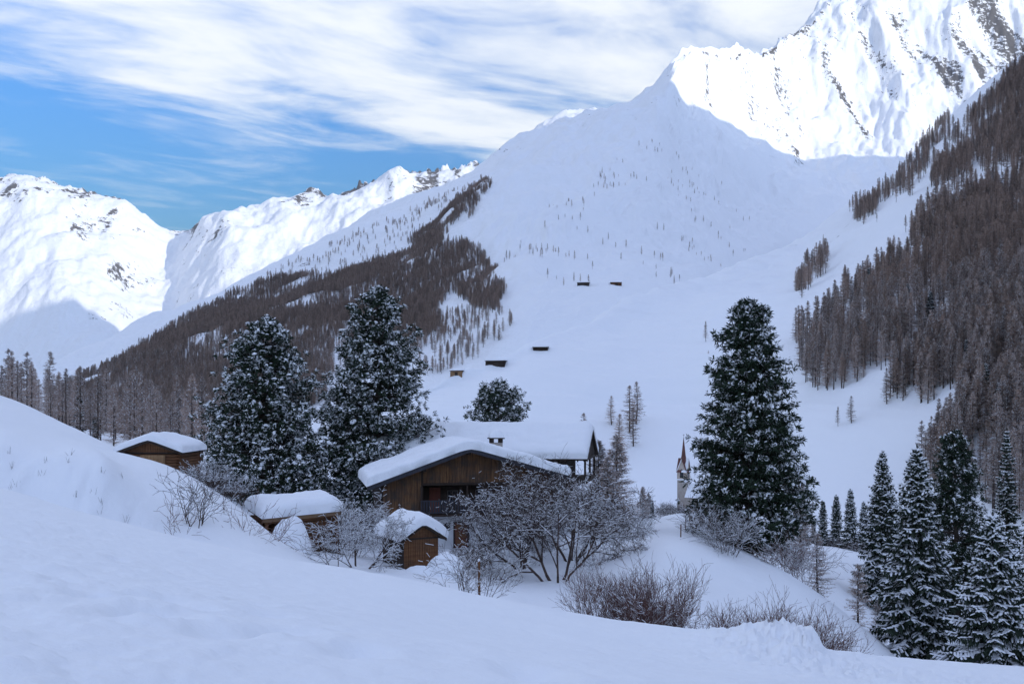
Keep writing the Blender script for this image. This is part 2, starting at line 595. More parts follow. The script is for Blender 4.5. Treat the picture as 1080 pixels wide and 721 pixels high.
ROWS_R = [
    [(140, 640, 280), (300, 560, 300), (440, 560, 300), (560, 575, 300), (720, 580, 300), (880, 590, 240), (960, 620, 205), (1080, 660, 180), (1400, 720, 170), (1800, 780, 160), (2600, 850, 150)],
    [(140, 600, 340), (300, 500, 370), (440, 500, 370), (560, 525, 360), (720, 525, 360), (880, 520, 290), (960, 545, 260), (1080, 570, 225), (1400, 600, 215), (1800, 600, 210), (2600, 620, 200)],
    [(140, 560, 400), (300, 468, 430), (440, 452, 440), (560, 462, 430), (720, 455, 430), (880, 450, 340), (960, 440, 310), (1080, 420, 275), (1400, 380, 270), (1800, 300, 280), (2600, 250, 280)],
    [(140, 540, 450), (300, 452, 480), (440, 430, 490), (560, 405, 490), (720, 380, 520), (850, 360, 470), (960, 335, 400), (1080, 290, 360), (1400, 150, 400), (1800, 60, 480), (2600, 40, 480)],
    [(140, 535, 480), (300, 447, 505), (440, 421, 510), (540, 385, 530), (700, 335, 640), (850, 292, 720), (960, 235, 650), (1080, 165, 620), (1400, -20, 750), (1800, -160, 900), (2600, -200, 900)],
    [(140, 535, 500), (300, 445, 520), (440, 418, 520), (480, 397, 530), (540, 375, 555), (600, 350, 610), (700, 308, 740), (760, 290, 840), (850, 252, 980), (900, 217, 1040), (930, 196, 1070), (960, 171, 1100), (1000, 131, 1100), (1040, 95, 1100), (1080, 62, 1100), (1250, -60, 1250), (1548, -205, 1700), (2000, -240, 1800), (2600, -250, 1800)],
    [(140, 545, 560), (300, 462, 600), (440, 436, 600), (540, 398, 640), (700, 345, 860), (850, 300, 1150), (960, 230, 1300), (1080, 140, 1350), (1250, 20, 1550), (1548, -90, 2100), (2000, -120, 2150), (2600, -120, 2150)],
    [(140, 580, 800), (300, 520, 900), (440, 500, 900), (540, 470, 900), (700, 420, 1200), (850, 400, 1600), (960, 360, 1900), (1080, 300, 2000), (1250, 200, 2400), (1548, 50, 3000), (2000, -100, 3000), (2600, -200, 3000)],
]
M_SLOPE = snow_mountain('slope_snow', 0.02, 0.15)
loft('mountainside', ROWS_R, np.concatenate([np.linspace(140, 1150, 470), np.linspace(1150, 2600, 160)[1:]]), 330, noise_r, M_SLOPE,
     'snowy mountainside with open pasture and larch wood',
     lambda X, Y, Z, V, PX, nz: 0.12 + 0.5 * np.clip(fbm(X / 30, Y / 45, 3, 301), 0, 1) * np.clip((Z - 20) / 120, 0, 1))


# --- the middle mountain and the high peak behind it
def noise_m(X, Y, Z, V, PX):
    h = np.clip((V - 0.6) / 1.5, 0, 1)
    pk = np.clip((PX - 690) / 120, 0, 1)
    n = 28 * h * fbm(X / 420, Y / 500, 5, 60)
    n = n + 9 * h * fbm(X / 60, Y / 90, 4, 66)
    n = n + (10 + 34 * np.clip((PX - 430) / 130, 0, 1)) * h * ridged((X * 0.8 - Y * 0.25 + 60 * fbm(X / 260, Y / 260, 2, 69)) / 210, (Y + X * 0.2) / 800, 5, 68, 0.55)
    # ribs and couloirs running down the high face
    w = 90 * fbm(X / 500, Y / 500, 3, 70)
    rb = ridged((X * 0.75 - Y * 0.28 + w) / 430, (X * 0.28 + Y * 0.75) / 1300, 5, 72, 0.48)
    n = n + (16 + 105 * pk) * h * rb * np.clip((V - 1.2) / 1.6, 0.12, 1)
    n = n + 26 * pk * np.clip((V - 2) / 1.5, 0, 1) * ridged(X / 90, Y / 130, 4, 79)
    top = np.exp(-((V - 4) / 0.25) ** 2)
    jag = np.exp(-((V - 4) / 0.12) ** 2) * np.clip((PX - 690) / 25, 0, 1)
    return n * (1 - 0.6 * top) + jag * (26 * ridged(X / 75, Y / 400, 4, 78) + 10 * np.abs(fbm(X / 22, Y / 90, 3, 76)))


def rock_m(X, Y, Z, V, PX, nz):
    pk = np.clip((PX - 800) / 60, 0, 1)
    sp = np.exp(-((PX - 745) / 55.0) ** 2) * np.exp(-((V - 3.3) / 0.5) ** 2)
    st = np.clip((V - 1.5) / 1.5, 0, 1)
    w = 60 * fbm(X / 200, Y / 200, 3, 320)
    band = fbm((X * 0.8 + Y * 0.2 + w) / 70, (Y * 0.8 - X * 0.3) / 330, 4, 322, 0.6)
    patch = fbm(X / 420, Y / 420, 3, 326)
    r = 0.05 + st * (0.14 + 0.60 * np.clip(band, -0.3, 1) + 0.42 * patch) * (0.42 + 0.58 * np.clip(pk + sp, 0, 1))
    r = r + pk * np.clip(0.72 - nz, 0, 1) * 0.5 + 0.10 * sp + 0.04 * st
    crest = np.exp(-((V - 4) / 0.10) ** 2) * np.clip((PX - 690) / 20, 0, 1)
    return r + crest * (0.22 + 0.6 * fbm(X / 35, Y / 60, 3, 330))


ROWS_M = [
    [(-400, 520, 420), (0, 500, 420), (200, 490, 450), (440, 470, 560), (540, 430, 640), (600, 390, 700), (700, 345, 820), (780, 320, 1400), (850, 300, 2000), (950, 260, 2400), (1300, 260, 2600)],
    [(-400, 480, 700), (0, 455, 700), (200, 440, 700), (440, 400, 760), (540, 362, 780), (600, 335, 850), (700, 305, 1040), (760, 285, 1480), (800, 272, 1850), (850, 252, 2300), (950, 220, 2700), (1300, 200, 2900)],
    [(-400, 470, 950), (0, 445, 950), (80, 432, 950), (200, 395, 1000), (330, 360, 1050), (440, 320, 1150), (540, 280, 1200), (600, 265, 1270), (660, 253, 1400), (700, 245, 1580), (740, 234, 1900), (780, 221, 2330), (820, 210, 2680), (850, 203, 2850), (950, 183, 3100), (1300, 120, 3300)],
    [(-400, 465, 1250), (0, 435, 1250), (80, 410, 1250), (200, 355, 1350), (330, 305, 1500), (440, 255, 1650), (540, 205, 1750), (600, 190, 1850), (690, 158, 2000), (703, 152, 2120), (720, 144, 2420), (740, 139, 2640), (765, 143, 2830), (800, 147, 3010), (850, 140, 3200), (950, 110, 3500), (1080, 60, 3700), (1300, 40, 3800)],
    [(-400, 470, 1500), (0, 430, 1500), (80, 394, 1500), (140, 360, 1600), (200, 327, 1700), (270, 289, 1800), (330, 264, 1900), (380, 241, 2000), (450, 209, 2150), (515, 178, 2300), (560, 152, 2350), (600, 134, 2400), (640, 125, 2400), (665, 119, 2400), (690, 102, 2450), (705, 90, 2470), (718, 74, 2560), (730, 68, 2640), (745, 72, 2730), (765, 79, 2880), (800, 71, 3230), (815, 62, 3350), (830, 47, 3500), (860, 27, 3700), (880, 14, 3800), (905, 0, 3900), (960, -28, 4000), (1080, -25, 4100), (1300, -70, 4200)],
    [(-400, 492, 1650), (0, 452, 1650), (200, 345, 1900), (330, 280, 2100), (450, 224, 2330), (515, 194, 2480), (600, 150, 2580), (640, 141, 2580), (690, 119, 2630), (730, 90, 2820), (765, 100, 3060), (800, 95, 3420), (830, 75, 3700), (905, 30, 4100), (960, 5, 4200), (1080, 5, 4300), (1300, -30, 4400)],
    [(-400, 500, 1900), (0, 460, 1900), (200, 370, 2200), (330, 300, 2500), (380, 256, 2950), (420, 236, 3000), (460, 218, 3000), (515, 200, 3100), (560, 176, 3250), (600, 156, 3350), (640, 147, 3400), (690, 128, 3400), (730, 110, 3500), (830, 120, 4000), (905, 90, 4400), (1080, 60, 4600), (1300, 40, 4700)],
    [(-400, 560, 2600), (0, 520, 2600), (200, 480, 2900), (330, 450, 3000), (515, 400, 3400), (730, 350, 3900), (905, 300, 5200), (1080, 280, 5500), (1300, 250, 5500)],
]
M_MOUNT = snow_mountain('mountain_snow', 0.012, 0.45)
loft('mountain', ROWS_M, np.concatenate([np.linspace(-400, 0, 60)[:-1], np.linspace(0, 1100, 620), np.linspace(1100, 1300, 40)[1:]]), 380, noise_m, M_MOUNT,
     'snowy mountain with wooded lower flank and sunlit rocky peak', rock_m)


# --- the far sunlit range on the left
def noise_l(X, Y, Z, V, PX):
    h = np.clip((V - 0.3) / 1.2, 0, 1)
    n = 60 * h * fbm(X / 800, Y / 900, 5, 80)
    w = 150 * fbm(X / 900, Y / 900, 3, 82)
    n = n + 100 * h * ridged((X + w) / 620, Y / 1300, 5, 84, 0.46) * np.clip(V / 2, 0.2, 1)
    n = n + 26 * h * ridged(X / 150, Y / 230, 4, 88)
    n = n + 26 * h * fbm(X / 150, Y / 260, 4, 86) * np.clip(V - 0.8, 0, 1)
    top = np.exp(-((V - 3) / 0.22) ** 2)
    jag = np.exp(-((V - 3) / 0.12) ** 2) * (0.25 + 0.75 * np.clip(np.abs(PX - 180) / 60 - 0.3, 0, 1))
    return n * (1 - 0.75 * top) + jag * (1 + 0.9 * np.clip((PX - 290) / 30, 0, 1)) * (40 * ridged(X / 110, Y / 500, 4, 89) + 22 * np.abs(fbm(X / 30, Y / 120, 3, 90)))


def rock_l(X, Y, Z, V, PX, nz):
    st = np.clip((V - 1.0) / 1.5, 0, 1)
    w = 100 * fbm(X / 400, Y / 400, 3, 340)
    band = fbm((X + w) / 130, Y / 420, 4, 342, 0.6)
    patch = fbm(X / 600, Y / 700, 3, 346)
    r = 0.08 + st * (0.15 + 0.65 * np.clip(band, -0.3, 1) + 0.5 * patch) + np.clip(0.72 - nz, 0, 1) * 0.6
    crest = np.exp(-((V - 2.93) / 0.13) ** 2)
    return r + crest * (0.24 + 0.14 * np.clip((PX - 290) / 40, 0, 1) + 0.7 * fbm(X / 70, Y / 120, 3, 350))


ROWS_L = [
    [(-900, 450, 3000), (-200, 440, 3000), (0, 430, 3000), (150, 420, 3000), (300, 400, 3200), (450, 330, 3500), (640, 300, 3500)],
    [(-900, 400, 3600), (-200, 380, 3600), (0, 375, 3500), (90, 385, 3350), (150, 388, 3550), (178, 386, 3720), (205, 372, 3560), (235, 362, 3520), (300, 340, 3750), (450, 270, 4000), (640, 250, 4000)],
    [(-900, 300, 4300), (-200, 290, 4300), (0, 285, 4050), (60, 292, 3950), (110, 305, 4080), (150, 315, 4280), (182, 310, 4470), (207, 298, 4320), (236, 285, 4250), (270, 272, 4400), (330, 255, 4500), (450, 225, 4800), (640, 210, 4800)],
    [(-900, 160, 5200), (-200, 205, 5100), (0, 196, 5000), (15, 192, 5000), (40, 195, 5000), (65, 204, 5000), (100, 211, 5000), (130, 216, 5000), (150, 231, 5000), (170, 244, 5050), (185, 247, 5100), (200, 245, 5100), (215, 234, 5000), (240, 236, 5000), (270, 234, 5050), (300, 228, 5100), (330, 215, 5200), (350, 217, 5200), (370, 212, 5200), (400, 199, 5300), (420, 195, 5300), (440, 193, 5400), (460, 190, 5400), (500, 184, 5500), (640, 180, 5500)],
    [(-900, 300, 6000), (-200, 300, 6000), (0, 290, 6000), (200, 320, 6000), (400, 300, 6300), (640, 280, 6400)],
    [(-900, 420, 7000), (0, 420, 7000), (640, 400, 7200)],
]
M_FAR = snow_mountain('far_mountain_snow', 0.008, 0.7)
loft('far_mountains', ROWS_L, np.concatenate([np.linspace(-900, -20, 90)[:-1], np.linspace(-20, 640, 420)]), 240, noise_l, M_FAR,
     'sunlit snowy mountain range closing the valley', rock_l)


# --- the long ridge on the sun's side of the valley, right of the picture; its shadow fills the valley
def shading_ridge():
    yk, zk = np.array(RIDGE, float).T
    Y = np.concatenate([np.linspace(-6000, 500, 80)[:-1], np.linspace(500, 3000, 260), np.linspace(3000, 5200, 40)[1:]])
    zc = np.interp(Y, yk, zk) + 5 * fbm(Y / 130, Y * 0 + 0.5, 4, 33)
    u = np.array([-700, -480, -300, -180, -90, -40, 0, 40, 90, 200, 500, 1200, 2500, 5000], float)
    drp = np.array([620, 400, 240, 135, 60, 22, 0, 22, 60, 130, 350, 800, 1200, 1500], float)
    YY, UU = np.meshgrid(Y, u, indexing='ij')
    Z = zc[:, None] - drp[None, :] * 1.2
    X = RIDGE_X + UU
    Z = Z + 18 * fbm(X / 300, YY / 300, 4, 91) * np.clip(np.abs(UU) / 150, 0, 1)
    co = np.stack([X, YY, Z], -1)
    me = mesh_from('mountain_ridge', co.reshape(-1, 3), grid_faces(len(Y), len(u)), True, [M_SLOPE])
    link('mountain_ridge', me, kind='structure', label='high snowy ridge on the sunny side of the valley')


RIDGE_X = 1850.0
RIDGE = [(-6000, 900), (-2500, 1200), (-800, 1200), (300, 1320), (560, 1370), (760, 1410), (880, 1620), (1100, 1610), (1190, 1430), (1255, 1310), (1320, 1290), (1385, 1270), (1452, 1260), (1678, 1248),
         (1876, 1219), (2025, 1168), (2173, 1116), (2302, 1086), (2402, 1072), (2532, 1052), (2640, 990), (2800, 940), (3400, 900), (5200, 860)]
shading_ridge()


def base_land():
    g = np.linspace(-9000, 9000, 60)
    X, Y = np.meshgrid(g, g + 2000, indexing='ij')
    Z = -140 + 10 * fbm(X / 900, Y / 900, 3, 95)
    Z = Z + np.clip((-X - 900) / 6, 0, 500) * np.clip((2500 - Y) / 1500, 0, 1)
    me = mesh_from('valley_floor', np.stack([X, Y, Z], -1).reshape(-1, 3), grid_faces(60, 60), True, [M_SLOPE])
    link('valley_floor', me, kind='structure', label='snow-covered valley floor')


base_land()

# ---------------------------------------------------------------- mesh collector for plants
def unit(v):
    return v / np.maximum(np.linalg.norm(v, axis=-1, keepdims=True), 1e-9)


class MB:
    def __init__(self):
        self.v, self.t, self.q, self.n = [], [], [], 0

    def add(self, v, t=None, q=None):
        v = np.asarray(v, float).reshape(-1, 3)
        if t is not None and len(t):
            self.t.append(np.asarray(t) + self.n)
        if q is not None and len(q):
            self.q.append(np.asarray(q) + self.n)
        self.v.append(v)
        self.n += len(v)

    def mesh(self, name, mat, smooth_shade=True):
        fl = []
        if self.t:
            fl.append(np.concatenate(self.t))
        if self.q:
            fl.append(np.concatenate(self.q))
        return mesh_from(name, np.concatenate(self.v), fl, smooth_shade, [mat])

    # -- many at once
    def tubes(self, P0, P1, r0, r1, sides=3):
        P0 = np.asarray(P0, float); P1 = np.asarray(P1, float)
        n = len(P0)
        if n == 0:
            return
        d = unit(P1 - P0)
        up = np.where(np.abs(d[:, 2:3]) > 0.9, np.array([[1.0, 0, 0]]), np.array([[0, 0, 1.0]]))
        a = unit(np.cross(d, up)); b = np.cross(d, a)
        th = np.arange(sides) * 2 * np.pi / sides
        ring = a[:, None] * np.cos(th)[None, :, None] + b[:, None] * np.sin(th)[None, :, None]
        r0 = np.broadcast_to(np.asarray(r0, float), (n,))[:, None, None]
        r1 = np.broadcast_to(np.asarray(r1, float), (n,))[:, None, None]
        V = np.concatenate([P0[:, None] + ring * r0, P1[:, None] + ring * r1], 1)
        k = np.arange(sides)
        f = np.stack([k, (k + 1) % sides, (k + 1) % sides + sides, k + sides], 1)
        F = (np.arange(n) * 2 * sides)[:, None, None] + f[None]
        self.add(V, None, F.reshape(-1, 4))

    def blades(self, P, D, W, w):
        """triangles from base P along D (full vector), W the sideways unit vector, w the base width"""
        P = np.asarray(P, float)
        n = len(P)
        w = np.broadcast_to(np.asarray(w, float), (n,))[:, None]
        V = np.stack([P - W * w * 0.5, P + W * w * 0.5, P + D], 1)
        self.add(V, np.arange(n * 3).reshape(n, 3))

    def leafs(self, P, D, W, w, sag=0.0):
        """bent diamond blades: base, two shoulders, tip"""
        P = np.asarray(P, float)
        n = len(P)
        w = np.broadcast_to(np.asarray(w, float), (n,))[:, None]
        mid = P + D * 0.45
        tip = P + D
        tip[:, 2] -= sag * np.linalg.norm(D, axis=1)
        V = np.stack([P, mid - W * w * 0.5, mid + W * w * 0.5, tip], 1)
        i = np.arange(n)[:, None] * 4
        self.add(V, np.concatenate([i + [[0, 1, 2]], i + [[1, 3, 2]]]))

    def blobs(self, C, A, B, Cc):
        """lumps with half-axes A, B, Cc (vectors); low-poly and smooth"""
        C = np.asarray(C, float)
        n = len(C)
        if n == 0:
            return
        base = BLOB_V
        V = C[:, None] + base[None, :, 0:1] * A[:, None] + base[None, :, 1:2] * B[:, None] + base[None, :, 2:3] * Cc[:, None]
        F = (np.arange(n) * len(base))[:, None, None] + BLOB_F[None]
        self.add(V, F.reshape(-1, 3))


def _blob():
    v = [(0, 0, 1.0)]
    for k in range(6):
        a = k * math.pi / 3
        v.append((math.cos(a) * 0.8, math.sin(a) * 0.8, 0.55))
    for k in range(6):
        a = (k + 0.5) * math.pi / 3
        v.append((math.cos(a), math.sin(a), -0.25))
    v.append((0, 0, -0.45))
    f = []
    for k in range(6):
        f.append((0, 1 + k, 1 + (k + 1) % 6))
        f.append((1 + k, 7 + k, 1 + (k + 1) % 6))
        f.append((1 + (k + 1) % 6, 7 + k, 7 + (k + 1) % 6))
        f.append((7 + (k + 1) % 6, 7 + k, 13))
    return np.array(v), np.array(f)


BLOB_V, BLOB_F = _blob()
ZUP = np.array([0, 0, 1.0])


def rand_dirs(rng, n):
    d = rng.normal(size=(n, 3))
    return unit(d)


# ---------------------------------------------------------------- plant materials
def plant_mat(name, c1, c2, scale, rough=0.8, per_object=0.0):
    m, t, b = new_mat(name)
    n = tex_noise(t, scale, 3, 0.6)
    c = mixcol(t, ramp(t, n, [(0.3, 0.0), (0.7, 1.0)]), c1, c2)
    if per_object:
        oi = t.nodes.new('ShaderNodeObjectInfo')
        hsv = t.nodes.new('ShaderNodeHueSaturation')
        t.links.new(c, hsv.inputs['Color'])
        t.links.new(M_(t, 'MULTIPLY_ADD', oi.outputs['Random'], per_object, 1 - per_object * 0.5), hsv.inputs['Value'])
        c = hsv.outputs[0]
    t.links.new(c, b.inputs['Base Color'])
    b.inputs['Roughness'].default_value = rough
    b.inputs['Specular IOR Level'].default_value = 0.15
    return m


M_NEEDLE = plant_mat('pine_needles', (0.016, 0.030, 0.018), (0.034, 0.052, 0.030), 0.6)
M_SPRUCE = plant_mat('spruce_needles', (0.016, 0.026, 0.017), (0.032, 0.045, 0.030), 0.6, per_object=0.5)
M_BARK = plant_mat('bark', (0.045, 0.034, 0.028), (0.10, 0.080, 0.065), 4.0)
M_LARCH = plant_mat('larch_twigs', (0.25, 0.18, 0.145), (0.40, 0.30, 0.245), 0.5, per_object=0.7)
M_LBARK = plant_mat('larch_bark', (0.05, 0.04, 0.035), (0.10, 0.08, 0.07), 3.0)
M_TWIG = plant_mat('twigs', (0.045, 0.031, 0.027), (0.10, 0.072, 0.060), 3.0)
M_WILLOW = plant_mat('red_twigs', (0.10, 0.052, 0.045), (0.19, 0.105, 0.085), 3.0)
M_TSNOW = snow_plain('branch_snow')


# ---------------------------------------------------------------- stone pine
def stone_pine(seed, h, rad, prof, snow=0.5, layered=0.0, ntuft=2600, base=0.06):
    """returns trunk, needles and snow meshes; prof(t) is the crown radius (0..1) at height t"""
    rng = np.random.RandomState(seed)
    trunk, nd, sn = MB(), MB(), MB()
    zs = np.linspace(-1.2, h * 0.97, 9)
    sway = np.stack([0.12 * np.sin(zs * 0.5 + seed), 0.12 * np.cos(zs * 0.4 + seed), zs], 1)
    rr = 0.34 * (h / 17) * (1 - np.clip(zs, 0, None) / h) + 0.03
    trunk.tubes(sway[:-1], sway[1:], rr[:-1], rr[1:], 8)
    T, TD, S = [], [], []
    nl = int(ntuft / 9)
    g_ = np.linspace(base, 0.985, 200); w_ = np.array([prof(q) for q in g_]) + 0.12; w_ = np.cumsum(w_); tl = np.interp(rng.rand(nl) * w_[-1], w_, g_)
    tl = np.sort(tl)
    if layered:
        step = 0.045
        tl = tl * (1 - layered) + layered * (np.round(tl / step) * step + rng.normal(size=nl) * 0.006)
    az = rng.rand(nl) * 2 * np.pi
    lump = 1 + 0.16 * np.sin(az * 3 + tl * 17 + seed) + 0.12 * np.sin(az * 5 - tl * 31)
    for k in range(nl):
        t = min(max(tl[k], 0.02), 0.985)
        L_ = rad * prof(t) * (0.80 + 0.34 * rng.rand()) * lump[k]
        z0 = t * h - (0.10 - 0.16 * t) * L_
        e = np.array([math.cos(az[k]), math.sin(az[k]), 0])
        rise = (0.02 + 0.5 * t) * L_
        P0 = np.array([0, 0, z0]); P1 = P0 + e * L_ * 0.55 + ZUP * (rise * 0.25 - 0.04 * L_)
        P2 = P0 + e * L_ + ZUP * rise
        trunk.tubes([P0, P1], [P1, P2], [0.05 + 0.012 * L_, 0.04], [0.04, 0.015], 3)
        n = 9
        s = 1 - 0.62 * rng.rand(n) ** 1.4
        c = (1 - s)[:, None] ** 2 * P0 + 2 * (s * (1 - s))[:, None] * P1 + (s ** 2)[:, None] * P2
        c = c + rng.normal(size=(n, 3)) * np.array([0.34, 0.34, 0.30 - 0.17 * layered]) * (0.5 + 0.16 * L_)
        T.append(c)
        dd = unit(e[None] * 0.9 + rng.normal(size=(n, 3)) * 0.35 + ZUP * 0.45)
        TD.append(dd)
        keep = rng.rand(n) < np.clip(snow * (0.15 + 1.7 * rng.rand() ** 1.3), 0, 1) * (0.35 + 0.65 * (s > 0.7))
        S.append(keep)
    T = np.concatenate(T); TD = np.concatenate(TD); S = np.concatenate(S)
    n = len(T)
    sz = (0.26 + 0.20 * rng.rand(n)) * (h / 17) ** 0.3
    per = 13
    Pn = np.repeat(T, per, 0) + rng.normal(size=(n * per, 3)) * 0.09
    Dn = unit(np.repeat(TD, per, 0) * 0.75 + rng.normal(size=(n * per, 3)) * 0.62)
    Dn = Dn * np.repeat(sz, per)[:, None] * (0.8 + 0.6 * rng.rand(n * per))[:, None]
    Wn = unit(np.cross(Dn, rand_dirs(rng, n * per)))
    nd.leafs(Pn, Dn, Wn, 0.085 + 0.05 * rng.rand(n * per), 0.12)
    Ts, Ds = T[S], TD[S]
    m = len(Ts)
    out = unit(Ds * np.array([1, 1, 0.25]))
    side = unit(np.cross(out, ZUP))
    ln = 0.09 + 0.30 * rng.rand(m) ** 3
    wd = ln * (0.45 + 0.45 * rng.rand(m))
    drp = unit(out + rng.normal(size=(m, 3)) * 0.25 + ZUP * (rng.rand(m)[:, None] * 0.9 - 0.85))
    nrm = unit(np.cross(side, drp))
    sn.blobs(Ts + ZUP * 0.12 + Ds * 0.10, drp * ln[:, None], side * wd[:, None], nrm * (0.09 + 0.07 * rng.rand(m))[:, None])
    # snow-coated needle sprays
    k = 10
    Pk = np.repeat(Ts, k, 0) + rng.normal(size=(m * k, 3)) * 0.10 + ZUP * 0.07
    Dk = unit(np.repeat(Ds, k, 0) * 0.7 + rng.normal(size=(m * k, 3)) * 0.6 + ZUP * -0.10) * (0.24 + 0.24 * rng.rand(m * k))[:, None]
    sn.leafs(Pk, Dk, unit(np.cross(Dk, ZUP + rng.normal(size=(m * k, 3)) * 0.4)), 0.07 + 0.06 * rng.rand(m * k), 0.12)
    # small scattered dustings
    q = rng.rand(n) < snow * 0.8
    Tq = T[q]; k = len(Tq)
    o2 = rand_dirs(rng, k) * np.array([1, 1, 0.3]); o2 = unit(o2)
    s2 = unit(np.cross(o2, ZUP))
    ln = 0.09 + 0.13 * rng.rand(k)
    sn.blobs(Tq + TD[q] * 0.22 + ZUP * 0.10, o2 * ln[:, None], s2 * (ln * 0.6)[:, None], np.tile(ZUP, (k, 1)) * 0.06)
    return (trunk.mesh('trunk', M_BARK), nd.mesh('needles', M_NEEDLE, False), sn.mesh('snow', M_TSNOW, False))


# ---------------------------------------------------------------- Norway spruce
def spruce(seed, h, rad, snow=0.6, dens=1.0, base=0.04, power=0.82, droop=0.34):
    rng = np.random.RandomState(seed)
    trunk, nd, sn = MB(), MB(), MB()
    trunk.tubes([(0, 0, -1.2), (0, 0, h * 0.5)], [(0, 0, h * 0.5), (0, 0, h)], [0.016 * h, 0.009 * h], [0.009 * h, 0.012], 7)
    z = base * h
    while z < h * 0.985:
        t = z / h
        L0 = rad * (1 - t) ** power + 0.10
        nb = max(4, int((6.5 if t < 0.8 else 5) * dens))
        a0 = rng.rand() * 6.28
        for k in range(nb):
            a = a0 + k * 2 * math.pi / nb + rng.normal() * 0.22
            Lb = L0 * (0.62 + 0.55 * rng.rand())
            e = np.array([math.cos(a), math.sin(a), 0]); sd = np.array([-math.sin(a), math.cos(a), 0])
            zz = z + rng.normal() * 0.05 * L0
            dr = droop * (1.15 - t) * Lb * (0.8 + 0.5 * rng.rand())
            up0 = 0.35 * t * Lb
            ns = max(4, int(Lb / 0.26))
            s = np.linspace(0.12, 1, ns)
            C = e[None] * (Lb * s)[:, None] + ZUP[None] * (zz + up0 * s - dr * (1.75 * s ** 1.15 - 0.75 * s ** 3))[:, None]
            trunk.tubes(C[:-1], C[1:], 0.028 * (1 - s[:-1]) + 0.008, 0.028 * (1 - s[1:]) + 0.006, 3)
            wl = (0.16 + 0.52 * Lb * np.minimum(1.0, (1.03 - s) * 1.5) * (0.55 + 0.45 * s)) * (0.75 + 0.5 * rng.rand(ns))
            wl = np.minimum(wl * 1.15, 1.0)
            for sg in (-1, 1):
                D = unit(e[None] * 0.72 + sd[None] * sg + ZUP * (-0.42 - 0.2 * rng.rand(ns)[:, None]) + rng.normal(size=(ns, 3)) * 0.14) * wl[:, None]
                nrm = unit(np.cross(D, e[None] * np.ones((ns, 1))) * sg)
                W = unit(np.cross(D, ZUP[None] + rng.normal(size=(ns, 3)) * 0.35))
                nd.leafs(C, D, W, 0.20 + 0.09 * rng.rand(ns), 0.22)
                # hanging shoots below the branchlets
                nd.leafs(C + D * 0.5, unit(D * 0.6 + ZUP * -0.55 + rng.normal(size=(ns, 3)) * 0.2) * (wl * 0.6)[:, None], W, 0.13, 0.1)
                ks = rng.rand(ns) < snow * 0.75
                if ks.any():
                    Dk = D[ks]; m = len(Dk)
                    sdv = W[ks]
                    up = unit(np.cross(sdv, Dk)); up = up * np.sign(up[:, 2:3] + 1e-6)
                    sn.blobs(C[ks] + Dk * 0.42 + ZUP * 0.05, Dk * 0.42 * (0.7 + 0.5 * rng.rand(m))[:, None], sdv * 0.10, up * 0.06)
            nd.leafs(C, unit(np.gradient(C, axis=0)) * 0.34, np.tile(sd, (ns, 1)), 0.22, 0.15)
            ks = (rng.rand(ns) < snow) & (s > 0.15)
            if ks.any():
                G = unit(np.gradient(C, axis=0))[ks]; m = len(G)
                up = unit(np.cross(np.tile(sd, (m, 1)), G)); up = up * np.sign(up[:, 2:3] + 1e-6)
                ww = 0.10 + 0.30 * wl[ks] * rng.rand(m)
                sn.blobs(C[ks] + ZUP * 0.06, G * (0.16 + 0.10 * rng.rand(m))[:, None], np.tile(sd, (m, 1)) * ww[:, None], up * 0.075)
        z += (0.30 + 0.22 * (1 - t)) / dens * (0.7 + 0.6 * rng.rand()) * (h / 18) ** 0.5
    top = np.tile([[0, 0, h - 0.25]], (7, 1)).astype(float)
    Dd = unit(rng.normal(size=(7, 3)) * 0.35 + ZUP) * 0.5
    nd.leafs(top, Dd, unit(np.cross(Dd, rand_dirs(rng, 7))), 0.08)
    return (trunk.mesh('trunk', M_BARK), nd.mesh('needles', M_SPRUCE, False), sn.mesh('snow', M_TSNOW))


